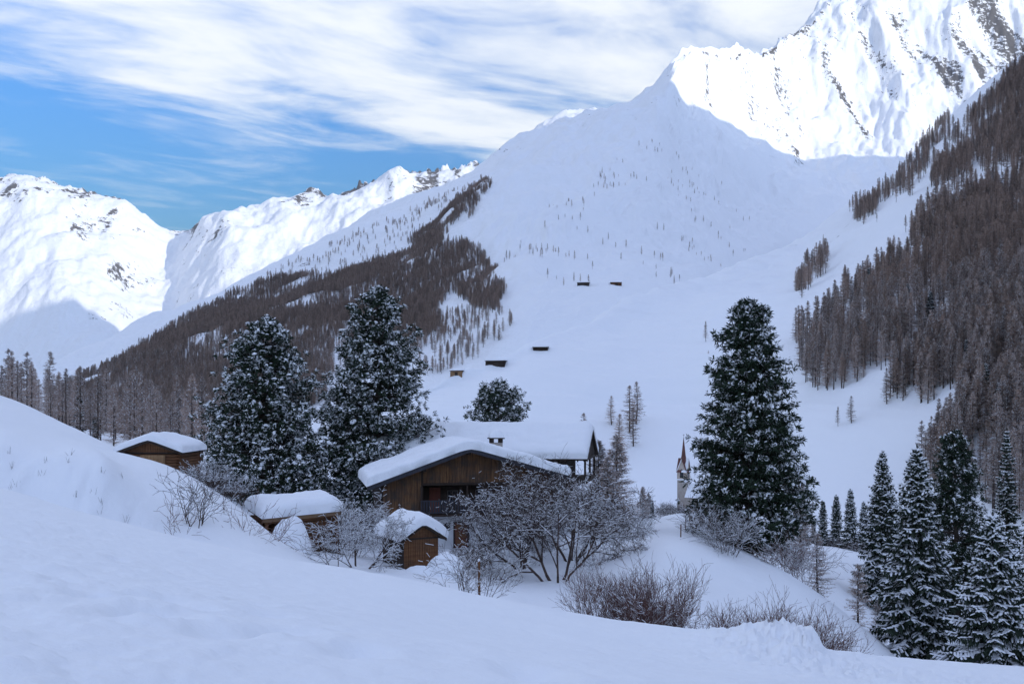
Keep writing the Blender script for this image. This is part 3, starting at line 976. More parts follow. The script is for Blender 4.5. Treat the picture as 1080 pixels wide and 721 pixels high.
# ---------------------------------------------------------------- bare larch
def larch(seed, h=18.0, rad=2.4, snow=0.3, clear=0.15, nb=120, tw=14):
    rng = np.random.RandomState(seed)
    trunk, cr, sn = MB(), MB(), MB()
    zs = np.array([-1.5, h * 0.3, h * 0.65, h * 1.0])
    b = rng.normal(size=2) * 0.15
    c = np.stack([b[0] * np.sin(zs / h * 3), b[1] * np.sin(zs / h * 2.5), zs], 1)
    r = np.array([0.21, 0.15, 0.09, 0.02]) * h / 18
    trunk.tubes(c[:-1], c[1:], r[:-1], r[1:], 6)
    t = np.sort(clear + (0.985 - clear) * rng.rand(nb) ** 0.9)
    if clear > 0.25:      # a few dead snags on the bare lower trunk
        t[:4] = 0.08 + rng.rand(4) * (clear - 0.1)
    az = rng.rand(nb) * 6.283
    Lb = rad * np.clip((1 - t) ** 0.62, 0.05, 1) * (0.55 + 0.6 * rng.rand(nb)) * np.clip((t - clear * 0.5) / 0.12, 0.45, 1)
    e = np.stack([np.cos(az), np.sin(az), np.zeros(nb)], 1)
    P0 = np.stack([b[0] * np.sin(t * 3), b[1] * np.sin(t * 2.5), t * h], 1)
    P1 = P0 + e * (Lb * 0.55)[:, None] + ZUP * ((0.18 * t - 0.08) * Lb)[:, None]
    P2 = P0 + e * Lb[:, None] + ZUP * ((0.42 * t - 0.06 + 0.1 * rng.rand(nb)) * Lb)[:, None]
    cr.tubes(P0, P1, 0.035, 0.024, 3)
    cr.tubes(P1, P2, 0.024, 0.008, 3)
    s = np.clip(0.12 + 0.88 * rng.rand(nb, tw), 0, 1)[..., None]
    Q = np.where(s < 0.55, P0[:, None] + (P1 - P0)[:, None] * s / 0.55, P1[:, None] + (P2 - P1)[:, None] * (s - 0.55) / 0.45)
    D = unit(e[:, None] * 0.5 + rng.normal(size=(nb, tw, 3)) * 0.6 + ZUP * -0.15)
    D = D * (0.25 + 0.55 * rng.rand(nb, tw, 1)) * (0.5 + 0.5 * np.minimum(1, Lb / 1.2))[:, None, None]
    Q = Q.reshape(-1, 3); D = D.reshape(-1, 3)
    W = unit(np.cross(D, rand_dirs(rng, len(D))))
    cr.blades(Q, D, W, 0.055 + 0.03 * rng.rand(len(D)))
    # fine spray at the leader
    Qt = np.stack([np.zeros(30), np.zeros(30), h * (0.9 + 0.1 * rng.rand(30))], 1)
    Dt = unit(rng.normal(size=(30, 3)) * 0.7 + ZUP * 0.5) * 0.4
    cr.blades(Qt, Dt, unit(np.cross(Dt, rand_dirs(rng, 30))), 0.06)
    parts = [trunk.mesh('trunk', M_LBARK), cr.mesh('crown', M_LARCH, False)]
    if snow > 0:
        k = rng.rand(len(Q)) < snow
        Wk = unit(np.cross(D[k], ZUP))
        sn.blades(Q[k] + ZUP * 0.03, D[k] * 0.9, Wk, 0.10)
        side = unit(np.cross(e, ZUP))
        for A, B in ((P0, P1), (P1, P2)):
            kk = rng.rand(nb) < min(1, snow * 2)
            n = int(kk.sum())
            V = np.stack([A[kk] + ZUP * 0.05 - side[kk] * 0.05, A[kk] + ZUP * 0.05 + side[kk] * 0.05, B[kk] + ZUP * 0.04 + side[kk] * 0.04, B[kk] + ZUP * 0.04 - side[kk] * 0.04], 1)
            sn.add(V, None, np.arange(n * 4).reshape(n, 4))
        parts.append(sn.mesh('snow', M_TSNOW, False))
    return parts


# ---------------------------------------------------------------- leafless broadleaf trees and shrubs
def broadleaf(seed, h, stems=3, spread=0.5, levels=4, kids=(4, 5, 5, 4), snow=1.0, up=0.25, mat=None, rad0=None, curve=0.25, twig=0.012, lenf=0.62, lean=(0, 0), snow_w=1.0, ang0=0.45, ang1=0.5, dome=0.0):
    rng = np.random.RandomState(seed)
    wood, sn = MB(), MB()
    P0, P1, R0, R1, LV = [], [], [], [], []

    def grow(p, d, ln, r, lev):
        nseg = 4 if lev < 2 else 3
        pts, dirs = [p], []
        for k in range(nseg):
            d = d + rng.normal(size=3) * curve * (0.6 + 0.25 * lev)
            d[2] += up * (0.5 if lev == 0 else 0.16)
            d = d / np.linalg.norm(d)
            q = pts[-1] + d * ln / nseg
            ra = r * (1 - 0.62 * k / nseg); rb = r * (1 - 0.62 * (k + 1) / nseg)
            P0.append(pts[-1]); P1.append(q); R0.append(ra); R1.append(rb); LV.append(lev)
            pts.append(q); dirs.append(d.copy())
        if lev + 1 >= levels:
            return
        n = kids[lev]
        for j in range(n):
            s = 0.28 + 0.72 * (j + rng.rand()) / n
            i = min(int(s * nseg), nseg - 1)
            f = s * nseg - i
            q = pts[i] * (1 - f) + pts[min(i + 1, nseg)] * f
            a = rng.normal(size=3)
            a = a - dirs[i] * np.dot(a, dirs[i])
            a /= np.linalg.norm(a) + 1e-9
            ang = ang0 + ang1 * rng.rand()
            nd = dirs[i] * math.cos(ang) + a * math.sin(ang)
            grow(q, nd, ln * lenf * (0.75 + 0.5 * rng.rand()) * (1.15 - 0.35 * s), max(twig, r * (0.62 - 0.25 * s)), lev + 1)

    r0 = rad0 or 0.02 * h
    for k in range(stems):
        a = k * 2 * math.pi / stems + rng.rand() * 1.2
        d = np.array([math.cos(a) * spread + lean[0], math.sin(a) * spread + lean[1], 1.0])
        d /= np.linalg.norm(d)
        b = np.array([math.cos(a), math.sin(a), 0]) * 0.10 * math.sqrt(stems) * rng.rand()
        b[2] = -0.5
        grow(b, d, h * 0.52 * (0.8 - 0.4 * dome + (0.35 + 0.45 * dome) * rng.rand()), r0 * (0.7 + 0.4 * rng.rand()), 0)
    P0 = np.array(P0); P1 = np.array(P1); R0 = np.array(R0); R1 = np.array(R1); LV = np.array(LV)
    k = h / max(0.1, np.percentile(P1[:, 2], 99.5 - 2.5 * dome))
    P0 = P0 * k; P1 = P1 * k
    big = R0 > 0.05
    wood.tubes(P0[big], P1[big], R0[big], R1[big], 6)
    wood.tubes(P0[~big], P1[~big], np.maximum(R0[~big], twig * 0.8), np.maximum(R1[~big], twig * 0.6), 3)
    parts = [wood.mesh('branches', mat or M_TWIG)]
    if snow > 0:
        d = unit(P1 - P0)
        flat = np.sqrt(np.maximum(0, 1 - d[:, 2] ** 2))
        k = (flat > 0.5) & (rng.rand(len(P0)) < snow * 0.8) & (R0 < 0.055) & (P0[:, 2] > 0.15)
        r = np.clip(R0[k] * 0.75, 0.011, 0.035) * snow_w * (0.6 + 0.6 * flat[k])
        off = ZUP * (R0[k] + 0.4 * r)[:, None]
        sn.tubes(P0[k] + off - d[k] * 0.02, P1[k] + off + d[k] * 0.02, r, r * 0.85, 4)
        if sn.n:
            parts.append(sn.mesh('snow', M_TSNOW))
    return parts


def plant(name, parts, loc, label, cat, group=None, rotz=0.0, scale=1.0, sz=None):
    e = link(name, None, label=label, cat=cat, group=group, loc=loc, rotz=rotz)
    e.scale = (scale, scale, sz or scale)
    e.empty_display_size = 0.5
    for me in parts:
        nm = me.name.split('.')[0]
        link(nm, me, parent=e, kind='stuff' if nm in ('snow', 'needles') else None)
    return e


def land(x, y):
    zs = [drop(n, x, y) for n in ('snow_ground', 'mountainside', 'mountain')]
    zs = [z for z in zs if z is not None]
    return max(zs) if zs else -100.0


def near(px, Y):
    x = (px - CX) / FPX * Y
    return Vector((x, Y, land(x, Y)))


def pyof(p):
    return HOR - p[2] / p[1] * FPX

# ---------------------------------------------------------------- single trees
def tree_at(name, fn, px, top, Y, label, cat, group=None, seed=0, **kw):
    p = near(px, Y)
    h = (HOR - top) / FPX * Y - p.z
    parts = fn(seed, h, **kw)
    return plant(name, parts, p, label, cat, group)


def prof_cone(t):
    return max(0.10, min(1.0, ((1 - t) / 0.72) ** 0.62)) * (1 if t > 0.1 else 0.8 + 2 * t)


def prof_column(t):
    return max(0.12, min(1.0, 1.12 * (1 - t) ** 0.55)) * (1 if t > 0.1 else 0.7 + 3 * t)


def prof_dome(t):
    return max(0.15, min(1.0, ((1 - t) / 0.26) ** 0.5))


tree_at('stone_pine', stone_pine, 279, 336, 98, 'broad snow-laden stone pine behind the long low shed', 'tree', seed=3, rad=5.5, prof=prof_cone, layered=0.35, snow=0.7, ntuft=4600)
tree_at('stone_pine', stone_pine, 398, 304, 104, 'tallest snow-laden stone pine, rising behind the left eave of the farmhouse', 'tree', seed=8, rad=6.0, prof=prof_cone, layered=0.35, snow=0.7, ntuft=5200)
tree_at('stone_pine', stone_pine, 790, 318, 88, 'tall dark columnar pine in layers on the knoll beside the chapel', 'tree', seed=5, rad=4.5, prof=prof_column, snow=0.36, layered=0.95, ntuft=6500)
tree_at('stone_pine', stone_pine, 525, 405, 140, 'rounded dark pine crown showing above the snowy roof ridge', 'tree', seed=12, rad=3.8, prof=prof_dome, snow=0.4, ntuft=3400)
tree_at('stone_pine', stone_pine, 1008, 455, 122, 'dark stone pine standing behind the two big snowy spruces', 'tree', seed=15, rad=4.3, prof=prof_column, snow=0.3, ntuft=4200)

SP = 'snowy spruces in the gully on the right'
tree_at('spruce', spruce, 967, 470, 80, 'tall slender spruce with drooping snowy boughs below the knoll', 'tree', SP, seed=21, rad=4.2, snow=0.6, dens=1.2)
tree_at('spruce', spruce, 1047, 541, 72, 'broad spruce thickly covered in snow, its foot behind the trampled snow bank', 'tree', SP, seed=22, rad=4.9, snow=0.8, dens=1.2)
tree_at('spruce', spruce, 931, 476, 112, 'narrow spruce at the edge of the open snowfield, beside the tallest spruce', 'tree', SP, seed=23, rad=3.8, snow=0.6, dens=1.15)
tree_at('spruce', spruce, 1062, 452, 132, 'dark slim spruce with a pointed top rising above the broad snowy spruce', 'tree', SP, seed=24, rad=3.4, snow=0.3)
tree_at('spruce', spruce, 1092, 500, 100, 'spruce cut by the picture edge behind the broad snowy spruce', 'tree', SP, seed=25, rad=3.8, snow=0.45)

young = spruce(31, 10.0, 1.9, 0.4)
young2 = spruce(32, 10.0, 1.7, 0.25, power=0.7)
YL = {0: 'small dark spruce in the row at the far edge of the snowfield', 1: 'small frosted spruce in the row at the far edge of the snowfield'}
for i, (px, top, Y, k) in enumerate([(848, 536, 160, 0), (868, 528, 172, 1), (882, 522, 178, 1), (897, 516, 168, 0), (911, 529, 175, 0), (858, 545, 180, 0), (920, 535, 186, 1), (940, 520, 180, 0)]):
    p = near(px, Y)
    h = (HOR - top) / FPX * Y - p.z
    plant('spruce', (young, young2)[k], p, YL[k], 'tree', 'row of small spruces beyond the hollow', random.Random(i).random() * 6, h / 10)
p = near(688, 150)
plant('spruce', young, p, 'tiny spruce by the path to the chapel', 'tree', None, 0.4, 0.32)

# ---------------------------------------------------------------- larches
LAR_B = [larch(100 + i, 18, 2.5 + 0.25 * (i % 2), 0.05, c, 170, 18) for i, c in enumerate((0.08, 0.18, 0.34))]
LAR_S = [larch(120 + i, 18, 2.7, 0.30, c, 170, 18) for i, c in enumerate((0.08, 0.12, 0.24))]
LAR_F = [larch(140 + i, 18, 2.9, 0.48, 0.05, 320, 26) for i in range(2)]


def in_poly(px, py, poly):
    px = np.asarray(px); py = np.asarray(py)
    inside = np.zeros(px.shape, bool)
    n = len(poly)
    for i in range(n):
        x1, y1 = poly[i]; x2, y2 = poly[(i + 1) % n]
        c = ((y1 > py) != (y2 > py)) & (px < (x2 - x1) * (py - y1) / (y2 - y1 + 1e-12) + x1)
        inside ^= c
    return inside


def scatter(sheet, n, rng, vmin, vmax, dens):
    """random spots on a sheet of land, as likely per square metre, thinned by dens(px, py_mid, Y, X)"""
    co = BVH[sheet][0]
    nu, nv = co.shape[:2]
    a, b = int(vmin * nv), int(vmax * nv)
    c = co[:, a:b]
    e1 = c[1:, :-1] - c[:-1, :-1]; e2 = c[:-1, 1:] - c[:-1, :-1]
    area = np.abs(e1[..., 0] * e2[..., 1] - e1[..., 1] * e2[..., 0])
    mid = (c[1:, :-1] + c[:-1, 1:]) * 0.5
    px = CX + mid[..., 0] / mid[..., 1] * FPX
    pm = HOR - (mid[..., 2] + 8) / mid[..., 1] * FPX
    w = area * dens(px, pm, mid[..., 1], mid[..., 0])
    w = w.ravel() / w.sum()
    idx = rng.choice(len(w), n, p=w)
    i, j = idx // (c.shape[1] - 1), idx % (c.shape[1] - 1)
    u, v = rng.rand(n, 1), rng.rand(n, 1)
    p = c[i, j] * (1 - u) * (1 - v) + c[i + 1, j] * u * (1 - v) + c[i, j + 1] * (1 - u) * v + c[i + 1, j + 1] * u * v
    return p


rng = np.random.RandomState(77)
POLY_A = [(1160, -40), (1090, 50), (1040, 100), (1000, 140), (985, 185), (962, 238), (930, 268), (882, 305), (846, 345), (838, 378), (850, 396), (888, 390), (930, 366), (975, 332), (1030, 297), (1090, 262), (1160, 240)]
POLY_S = [(1000, 118), (1000, 150), (965, 185), (930, 208), (903, 228), (898, 217), (940, 190)]
POLY_B = [(1160, 240), (1090, 258), (1030, 306), (1000, 330), (960, 366), (936, 392), (940, 408), (985, 400), (1004, 396), (1010, 412), (985, 445), (972, 470), (1000, 500), (1090, 520), (1160, 520)]
POLY_C = [(838, 300), (848, 276), (872, 255), (876, 262), (868, 278), (850, 300)]


def dens_r(px, pm, Y, X):
    n = 0.5 + 0.5 * np.tanh(6 * (fbm((X * 0.9 + 0.45 * Y) / 40, (Y - X * 0.4) / 190, 3, 201) + 0.12))
    edge = fbm(X / 16, Y / 30, 2, 203) * 16
    d = in_poly(px + edge, pm, POLY_A) * (0.08 + n) + in_poly(px + edge, pm, POLY_B) * (0.35 + n) * 2.6
    return d + in_poly(px + edge * 0.7, pm + edge * 0.3, POLY_S) * (0.05 + 0.5 * n ** 2) + in_poly(px + edge * 0.5, pm, POLY_C) * (0.05 + 0.45 * n ** 2)


# px,py polygons on the middle mountain
POLY_M = [(60, 412), (85, 398), (140, 364), (200, 331), (270, 296), (310, 287), (350, 284), (400, 272), (440, 248), (480, 214), (514, 186), (516, 194), (490, 222), (462, 246), (490, 250), (514, 266), (530, 296), (528, 322), (500, 318), (474, 298), (462, 322), (470, 350), (440, 362), (405, 352), (372, 352), (355, 392), (330, 420), (200, 450), (60, 450)]
POLY_M2 = [(440, 330), (500, 320), (545, 330), (500, 372), (460, 385), (440, 380)]
POLY_M3 = [(270, 292), (330, 262), (450, 210), (510, 185), (440, 250), (380, 276), (310, 286)]


def dens_m(px, pm, Y, X):
    n = 0.5 + 0.5 * np.tanh(6 * (fbm(X / 60, Y / 110, 3, 211) + 0.26))
    edge = fbm(X / 40, Y / 60, 2, 213) * 14
    d = in_poly(px + edge, pm + edge * 0.4, POLY_M) * (0.12 + n)
    d = np.where(px > 455, d * 0.75 * (0.3 + n), d)
    d = d + in_poly(px, pm, POLY_M2) * 0.20 * n + in_poly(px, pm, POLY_M3) * 0.035
    gap = np.exp(-(((px - 358) / 16.0) ** 2 + ((pm - 380) / 42.0) ** 2))
    return d * (1 - gap)


def dens_m_sparse(px, pm, Y, X):
    c = np.clip(fbm(X / 110, Y / 160, 3, 221) + 0.02, 0, 1)
    a = in_poly(px, pm, [(530, 250), (700, 130), (790, 200), (790, 270), (620, 330), (540, 350), (520, 300)])
    return a * c ** 1.5 + 1e-9


def dens_r_sparse(px, pm, Y, X):
    c = np.clip(fbm(X / 40, Y / 60, 3, 231), 0, 1)
    a = in_poly(px, pm, [(980, 200), (900, 300), (830, 400), (840, 440), (930, 430), (990, 420), (980, 300), (1000, 190)]) * 1.0
    b = in_poly(px, pm, [(690, 330), (850, 262), (950, 190), (930, 240), (840, 330), (740, 370)]) * 0.10
    return a * c + b * c ** 2 + 1e-9


PR = scatter('mountainside', 5600, rng, 0.16, 0.735, dens_r)
PM = scatter('mountain', 28000, rng, 0.07, 0.585, dens_m)
PMs = scatter('mountain', 170, rng, 0.09, 0.56, dens_m_sparse)
PRs = scatter('mountainside', 26, rng, 0.16, 0.71, dens_r_sparse)

# the wood on the left, behind the barn
PL = []
while len(PL) < 130:
    Y = 145 + 230 * rng.rand() ** 1.1
    px = -70 + 330 * rng.rand()
    x = (px - CX) / FPX * Y
    edge = 148
    if Y < edge:
        continue
    if all((x - q[0]) ** 2 + (Y - q[1]) ** 2 > 12 for q in PL):
        PL.append((x, Y, land(x, Y)))
PL = np.array(PL)

spots = []                                    # x, y, z, height, width factor, mesh set, region
for p in PL:
    _px = CX + p[0] / p[1] * FPX
    _h = (HOR - (366 + 0.16 * max(0, _px - 40) + 34 * rng.rand() ** 0.8)) / FPX * p[1] - p[2]
    spots.append((*p, float(np.clip(_h, 8, 19)), 1.25, 'S', 'left'))
for p in PR:
    spots.append((*p, 11 + 7 * rng.rand(), 1.05 + 0.35 * rng.rand(), 'S' if (p[2] < 45 and rng.rand() < 0.75) else 'B', 'right'))
for p in PM:
    spots.append((*p, 7 + 6.5 * rng.rand(), 1.25 + 0.5 * rng.rand(), 'S' if rng.rand() < 0.3 * (p[2] < 60) else 'B', 'far'))
for p in PMs:
    spots.append((*p, 5 + 7 * rng.rand(), 1.15, 'B', 'sparse'))
for p in PRs:
    spots.append((*p, 6 + 7 * rng.rand(), 1.1, 'B', 'open'))
size = np.array([s[3] / s[1] * FPX for s in spots])
vis = np.array([-25 < CX + s[0] / s[1] * FPX < 1105 for s in spots])
order = np.argsort(-(size * vis))
picked = set(int(i) for i in order[:270])
for i, s in enumerate(spots):
    if s[6] == 'open':
        picked.add(i)

LAB = {'left': ('frosted larch in the wood behind the little barn', 'larches behind the barn'),
       'right': ('bare brown larch in the wood on the steep right-hand mountainside', 'larches on the right-hand mountainside'),
       'rights': ('frosted larch low in the wood on the steep right-hand mountainside', 'larches on the right-hand mountainside'),
       'far': ('larch at the lower edge of the wooded flank across the valley', 'larches on the flank across the valley'),
       'sparse': ('lone larch on the open snow of the middle mountain', 'scattered larches on the middle mountain'),
       'open': ('lone larch on the open snow beside the right-hand wood', 'scattered larches beside the right-hand wood')}


def add_larch(parts, loc, h, wf, label, group, rot):
    e = link('larch', None, label=label, cat='tree', group=group, loc=loc, rotz=rot)
    s = h / 18.0
    e.scale = (s * wf, s * wf, s)
    for me in parts:
        nm = me.name.split('.')[0]
        link(nm, me, parent=e, kind='stuff' if nm in ('snow', 'crown') else None)
    return e


rest = {}
first_of = {}
for i, s in enumerate(spots):
    k = i % 3
    if i in picked:
        key = 'rights' if (s[6] == 'right' and s[5] == 'S') else s[6]
        parts = (LAR_S if s[5] == 'S' else LAR_B)[k]
        lab = LAB[key][0]
        if key in ('left', 'right', 'rights'):
            sh = ('full-crowned', 'slim', 'clear-trunked')[k]
            tall = {'left': 12.0}.get(key, 14.5)
            lab = ('tall ' if s[3] > tall else 'short ') + sh + ' ' + lab
        add_larch(parts, (s[0], s[1], s[2] - 0.2), s[3], s[4], lab, LAB[key][1], (i * 2.399) % 6.283)
    else:
        rest.setdefault('mountain' if s[6] in ('far', 'sparse') else 'right', []).append((s[0], s[1], s[2] - 0.2, s[3] / 18, s[4], (i * 2.399) % 6.283, (0 if s[5] == 'B' else 3) + k))

# one by one: trees on the open slope behind the farm (px, top, base py, distance, kind)
for i, (px, top, Y, wf, frost, lab, grp) in enumerate([
        (645, 417, 440, 1.9, 0, 'larch standing alone left of the small group on the open slope', None),
        (664, 406, 430, 1.8, 0, 'larch in the small group on the open slope behind the farm', 'small group of larches behind the farm'),
        (671, 402, 440, 1.8, 0, 'larch in the small group on the open slope behind the farm', 'small group of larches behind the farm'),
        (668, 429, 415, 1.8, 0, 'larch in the small group on the open slope behind the farm', 'small group of larches behind the farm'),
        (654, 436, 405, 1.9, 0, 'larch in the small group on the open slope behind the farm', 'small group of larches behind the farm'),
        (615.5, 435, 410, 1.8, 0, 'stunted little larch just above the right end of the farmhouse roof', None),
        (747, 377, 520, 1.8, 0, 'lone larch on the open slope left of the tall columnar pine', None),
        (898, 417, 330, 1.6, 0, 'lone larch on the snow below the right-hand wood', None),
        (955, 372, 335, 1.1, 1, 'frosted larch at the lower tip of the right-hand wood', None),
        (989, 425, 300, 1.0, 1, 'thin frosted larch above the dark stone pine', None),
        (650, 457, 122, 1.7, 1, 'thick frosted larch right of the farmhouse', 'frosted larches by the farmhouse'),
        (631, 463, 126, 1.7, 1, 'thick frosted larch right of the farmhouse', 'frosted larches by the farmhouse'),
        (641, 480, 117, 1.6, 1, 'thick frosted larch right of the farmhouse', 'frosted larches by the farmhouse'),
        (678, 512, 150, 1.3, 1, 'taller of two small frosted larches beside the path to the chapel', None),
        (684, 519, 155, 1.3, 1, 'shorter of two small frosted larches beside the path to the chapel', None),
        (845, 500, 118, 1.1, 1, 'frosted larch half hidden behind the tall columnar pine', None),
        (863, 560, 94, 1.35, 2, 'young open larch below the knoll, by the brown frosted shrub', 'young larches below the knoll'),
        (905, 593, 92, 1.35, 2, 'young open larch standing alone on the snowfield below the knoll', 'young larches below the knoll'),
        (925, 630, 88, 1.3, 2, 'smallest young larch, beside the tall slender spruce', 'young larches below the knoll')]):
    p = near(px, Y)
    h = max(2.0, (HOR - top) / FPX * Y - p.z)
    parts = LAR_F[i % 2] if frost == 1 else LAR_S[i % 2] if frost == 2 else LAR_B[0]
    add_larch(parts, (p.x, p.y, p.z - 0.1), h, wf * min(1.3, max(1, (11 / h) ** 0.5)), lab, grp, i * 1.7)


def wood_of(name, pts, label):
    """the far wood, one mass: larches set at points by geometry nodes"""
    pts = np.array(pts)
    me = bpy.data.meshes.new(name)
    me.vertices.add(len(pts))
    me.vertices.foreach_set('co', pts[:, :3].astype(np.float32).ravel())
    for nm, tp, val in (('tree_scale', 'FLOAT_VECTOR', np.stack([pts[:, 3] * pts[:, 4], pts[:, 3] * pts[:, 4], pts[:, 3]], 1)),
                        ('tree_turn', 'FLOAT_VECTOR', np.stack([pts[:, 5] * 0, pts[:, 5] * 0, pts[:, 5]], 1))):
        a = me.attributes.new(nm, tp, 'POINT')
        a.data.foreach_set('vector', val.astype(np.float32).ravel())
    a = me.attributes.new('tree_kind', 'INT', 'POINT')
    a.data.foreach_set('value', pts[:, 6].astype(np.int32))
    o = link(name, me, kind='stuff', label=label)
    o['category'] = 'wood'
    g = bpy.data.node_groups.new(name + '_nodes', 'GeometryNodeTree')
    g.interface.new_socket('Geometry', in_out='INPUT', socket_type='NodeSocketGeometry')
    g.interface.new_socket('Geometry', in_out='OUTPUT', socket_type='NodeSocketGeometry')
    gi = g.nodes.new('NodeGroupInput'); go = g.nodes.new('NodeGroupOutput')
    iop = g.nodes.new('GeometryNodeInstanceOnPoints')
    iop.inputs['Pick Instance'].default_value = True
    join_all = g.nodes.new('GeometryNodeJoinGeometry')
    for parts in reversed(LAR_B + LAR_S):
        j = g.nodes.new('GeometryNodeJoinGeometry')
        for m in parts:
            src = next(ob for ob in col.objects if ob.data == m)
            oi = g.nodes.new('GeometryNodeObjectInfo')
            oi.transform_space = 'ORIGINAL'
            oi.inputs['Object'].default_value = src
            g.links.new(oi.outputs['Geometry'], j.inputs[0])
        gti = g.nodes.new('GeometryNodeGeometryToInstance')
        g.links.new(j.outputs[0], gti.inputs[0])
        g.links.new(gti.outputs[0], join_all.inputs[0])

    def attr(nm, tp):
        n = g.nodes.new('GeometryNodeInputNamedAttribute')
        n.data_type = tp
        n.inputs['Name'].default_value = nm
        return n.outputs['Attribute']
    g.links.new(gi.outputs[0], iop.inputs['Points'])
    g.links.new(join_all.outputs[0], iop.inputs['Instance'])
    g.links.new(attr('tree_kind', 'INT'), iop.inputs['Instance Index'])
    g.links.new(attr('tree_turn', 'FLOAT_VECTOR'), iop.inputs['Rotation'])
    g.links.new(attr('tree_scale', 'FLOAT_VECTOR'), iop.inputs['Scale'])
    g.links.new(iop.outputs[0], go.inputs[0])
    md = o.modifiers.new('trees', 'NODES')
    md.node_group = g
    return o


# a few dark evergreens standing among the bare larches
r3 = np.random.RandomState(31)
cand = [sp for sp in spots if sp[6] == 'right' and sp[1] < 520] + [sp for sp in spots if sp[6] == 'left']
for i in r3.choice(len(cand), 34, replace=False):
    sp = cand[i]
    right = sp[6] == 'right'
    lab = 'dark evergreen spruce among the bare larches of the right-hand wood' if right else 'dark evergreen spruce among the frosted larches behind the barn'
    e = plant('spruce', (young, young2)[i % 2], (sp[0] + 1.2, sp[1] - 1.0, land(sp[0] + 1.2, sp[1] - 1.0) - 0.1), lab, 'tree', 'spruces among the larches', r3.rand() * 6, sp[3] * (0.55 + 0.35 * r3.rand()) / 10)

wood_of('larch_wood', rest['mountain'], 'brown larch wood covering the flank of the middle mountain')
wood_of('larch_wood', rest['right'], 'brown larch wood high on the right-hand mountainside')

# ---------------------------------------------------------------- leafless trees and shrubs round the farm


def bush(name, px, Y, top, label, seed, cat='shrub', group=None, **kw):
    p = near(px, Y)
    h = max(0.8, (HOR - top) / FPX * Y - p.z)
    return plant(name, broadleaf(seed, h, **kw), p, label, cat, group)


bush('fruit_tree', 588, 69, 502, 'snow-laced spreading fruit tree with dark crooked trunk in front of the farmhouse', 51, 'tree', stems=5, spread=0.72, levels=5, kids=(5, 5, 5, 6), up=0.06, rad0=0.13, snow=0.42, snow_w=1.15, twig=0.014, lenf=0.6)
bush('fruit_tree', 550, 75, 484, 'snow-laced fruit tree standing close against the farmhouse gable', 52, 'tree', stems=6, spread=0.5, levels=5, kids=(5, 5, 5, 6), up=0.14, rad0=0.10, twig=0.012, snow=0.26, snow_w=1.1)
bush('fruit_tree', 602, 79, 494, 'snow-laced fruit tree behind the spreading one, below the right roof edge', 53, 'tree', stems=6, spread=0.75, levels=5, kids=(5, 5, 5, 6), up=0.12, rad0=0.10, twig=0.012, snow=0.22, snow_w=1.1)
bush('fruit_tree', 378, 64, 522, 'small snow-covered tree between the long shed and the hut', 54, 'tree', stems=4, spread=0.85, levels=5, kids=(4, 5, 4, 4), up=0.05, rad0=0.07)
bush('fruit_tree', 353, 63, 530, 'slim little snow-dusted tree at the corner of the long shed', 55, 'tree', stems=2, spread=0.3, levels=4, kids=(5, 5, 4), up=0.1, rad0=0.045)
bush('young_tree', 208, 53, 492, 'bare many-stemmed young tree on the bank below the barn', 56, 'tree', stems=5, spread=0.34, levels=4, kids=(4, 4, 3), up=0.25, rad0=0.045, snow=0.35, curve=0.14)
bush('young_tree', 499, 50, 560, 'bare young tree with fine upright twigs beside the wooden post', 57, 'tree', stems=6, spread=0.42, levels=4, kids=(5, 4, 4), up=0.3, rad0=0.035, snow=0.35, curve=0.13, twig=0.009)
WS = 'red-brown shrubs behind the near slope'
bush('willow_shrub', 637, 50, 604, 'red-brown shrub with loose twigs, beside the densest shrub', 58, 'shrub', WS, stems=24, spread=0.34, dome=0.8, levels=4, kids=(6, 4, 3), up=0.3, rad0=0.02, snow=0.25, curve=0.13, mat=M_WILLOW, twig=0.008, ang0=0.25, ang1=0.35)
bush('willow_shrub', 672, 49, 614, 'low red-brown shrub between the two taller ones', 59, 'shrub', WS, stems=24, spread=0.34, dome=0.8, levels=4, kids=(6, 4, 3), up=0.3, rad0=0.02, snow=0.2, curve=0.13, mat=M_WILLOW, twig=0.008, ang0=0.25, ang1=0.35)
bush('willow_shrub', 697, 48, 603, 'tall dense red-brown shrub below the path', 60, 'shrub', WS, stems=34, spread=0.36, dome=0.8, levels=4, kids=(6, 4, 3), up=0.35, rad0=0.022, snow=0.2, curve=0.13, mat=M_WILLOW, twig=0.008, ang0=0.25, ang1=0.35)
LS = 'low shrubs behind the trampled snow'
for i, (px, top, Y) in enumerate([(762, 648, 44), (800, 641, 44), (826, 651, 42), (843, 654, 43), (866, 666, 44)]):
    bush('willow_shrub', px, Y, top, 'low twiggy brown shrub showing behind the trampled snow bank', 61 + i, 'shrub', LS, stems=24, spread=0.38, dome=0.8, levels=4, kids=(6, 4, 3), up=0.3, rad0=0.018, snow=0.3, curve=0.12, mat=M_WILLOW, twig=0.008, ang0=0.25, ang1=0.35)
bush('hazel_shrub', 765, 79, 532, 'vase-shaped snowy shrub on the knoll at the foot of the columnar pine', 70, stems=22, spread=0.62, levels=3, kids=(6, 4), up=0.1, rad0=0.03, snow=0.9, curve=0.12, twig=0.012)
bush('hazel_shrub', 738, 84, 530, 'fine upright shrub left of the columnar pine', 71, stems=14, spread=0.35, levels=3, kids=(6, 4), up=0.3, rad0=0.02, snow=0.5, curve=0.10)
bush('hazel_shrub', 822, 83, 560, 'brown snowy shrub right of the columnar pine', 72, stems=16, spread=0.5, levels=3, kids=(6, 4), up=0.15, rad0=0.02, snow=0.6, mat=M_WILLOW)
bush('hazel_shrub', 848, 86, 566, 'brown frosted shrub at the right edge of the knoll', 73, stems=14, spread=0.4, levels=3, kids=(6, 4), up=0.25, rad0=0.02, snow=0.6, mat=M_WILLOW)
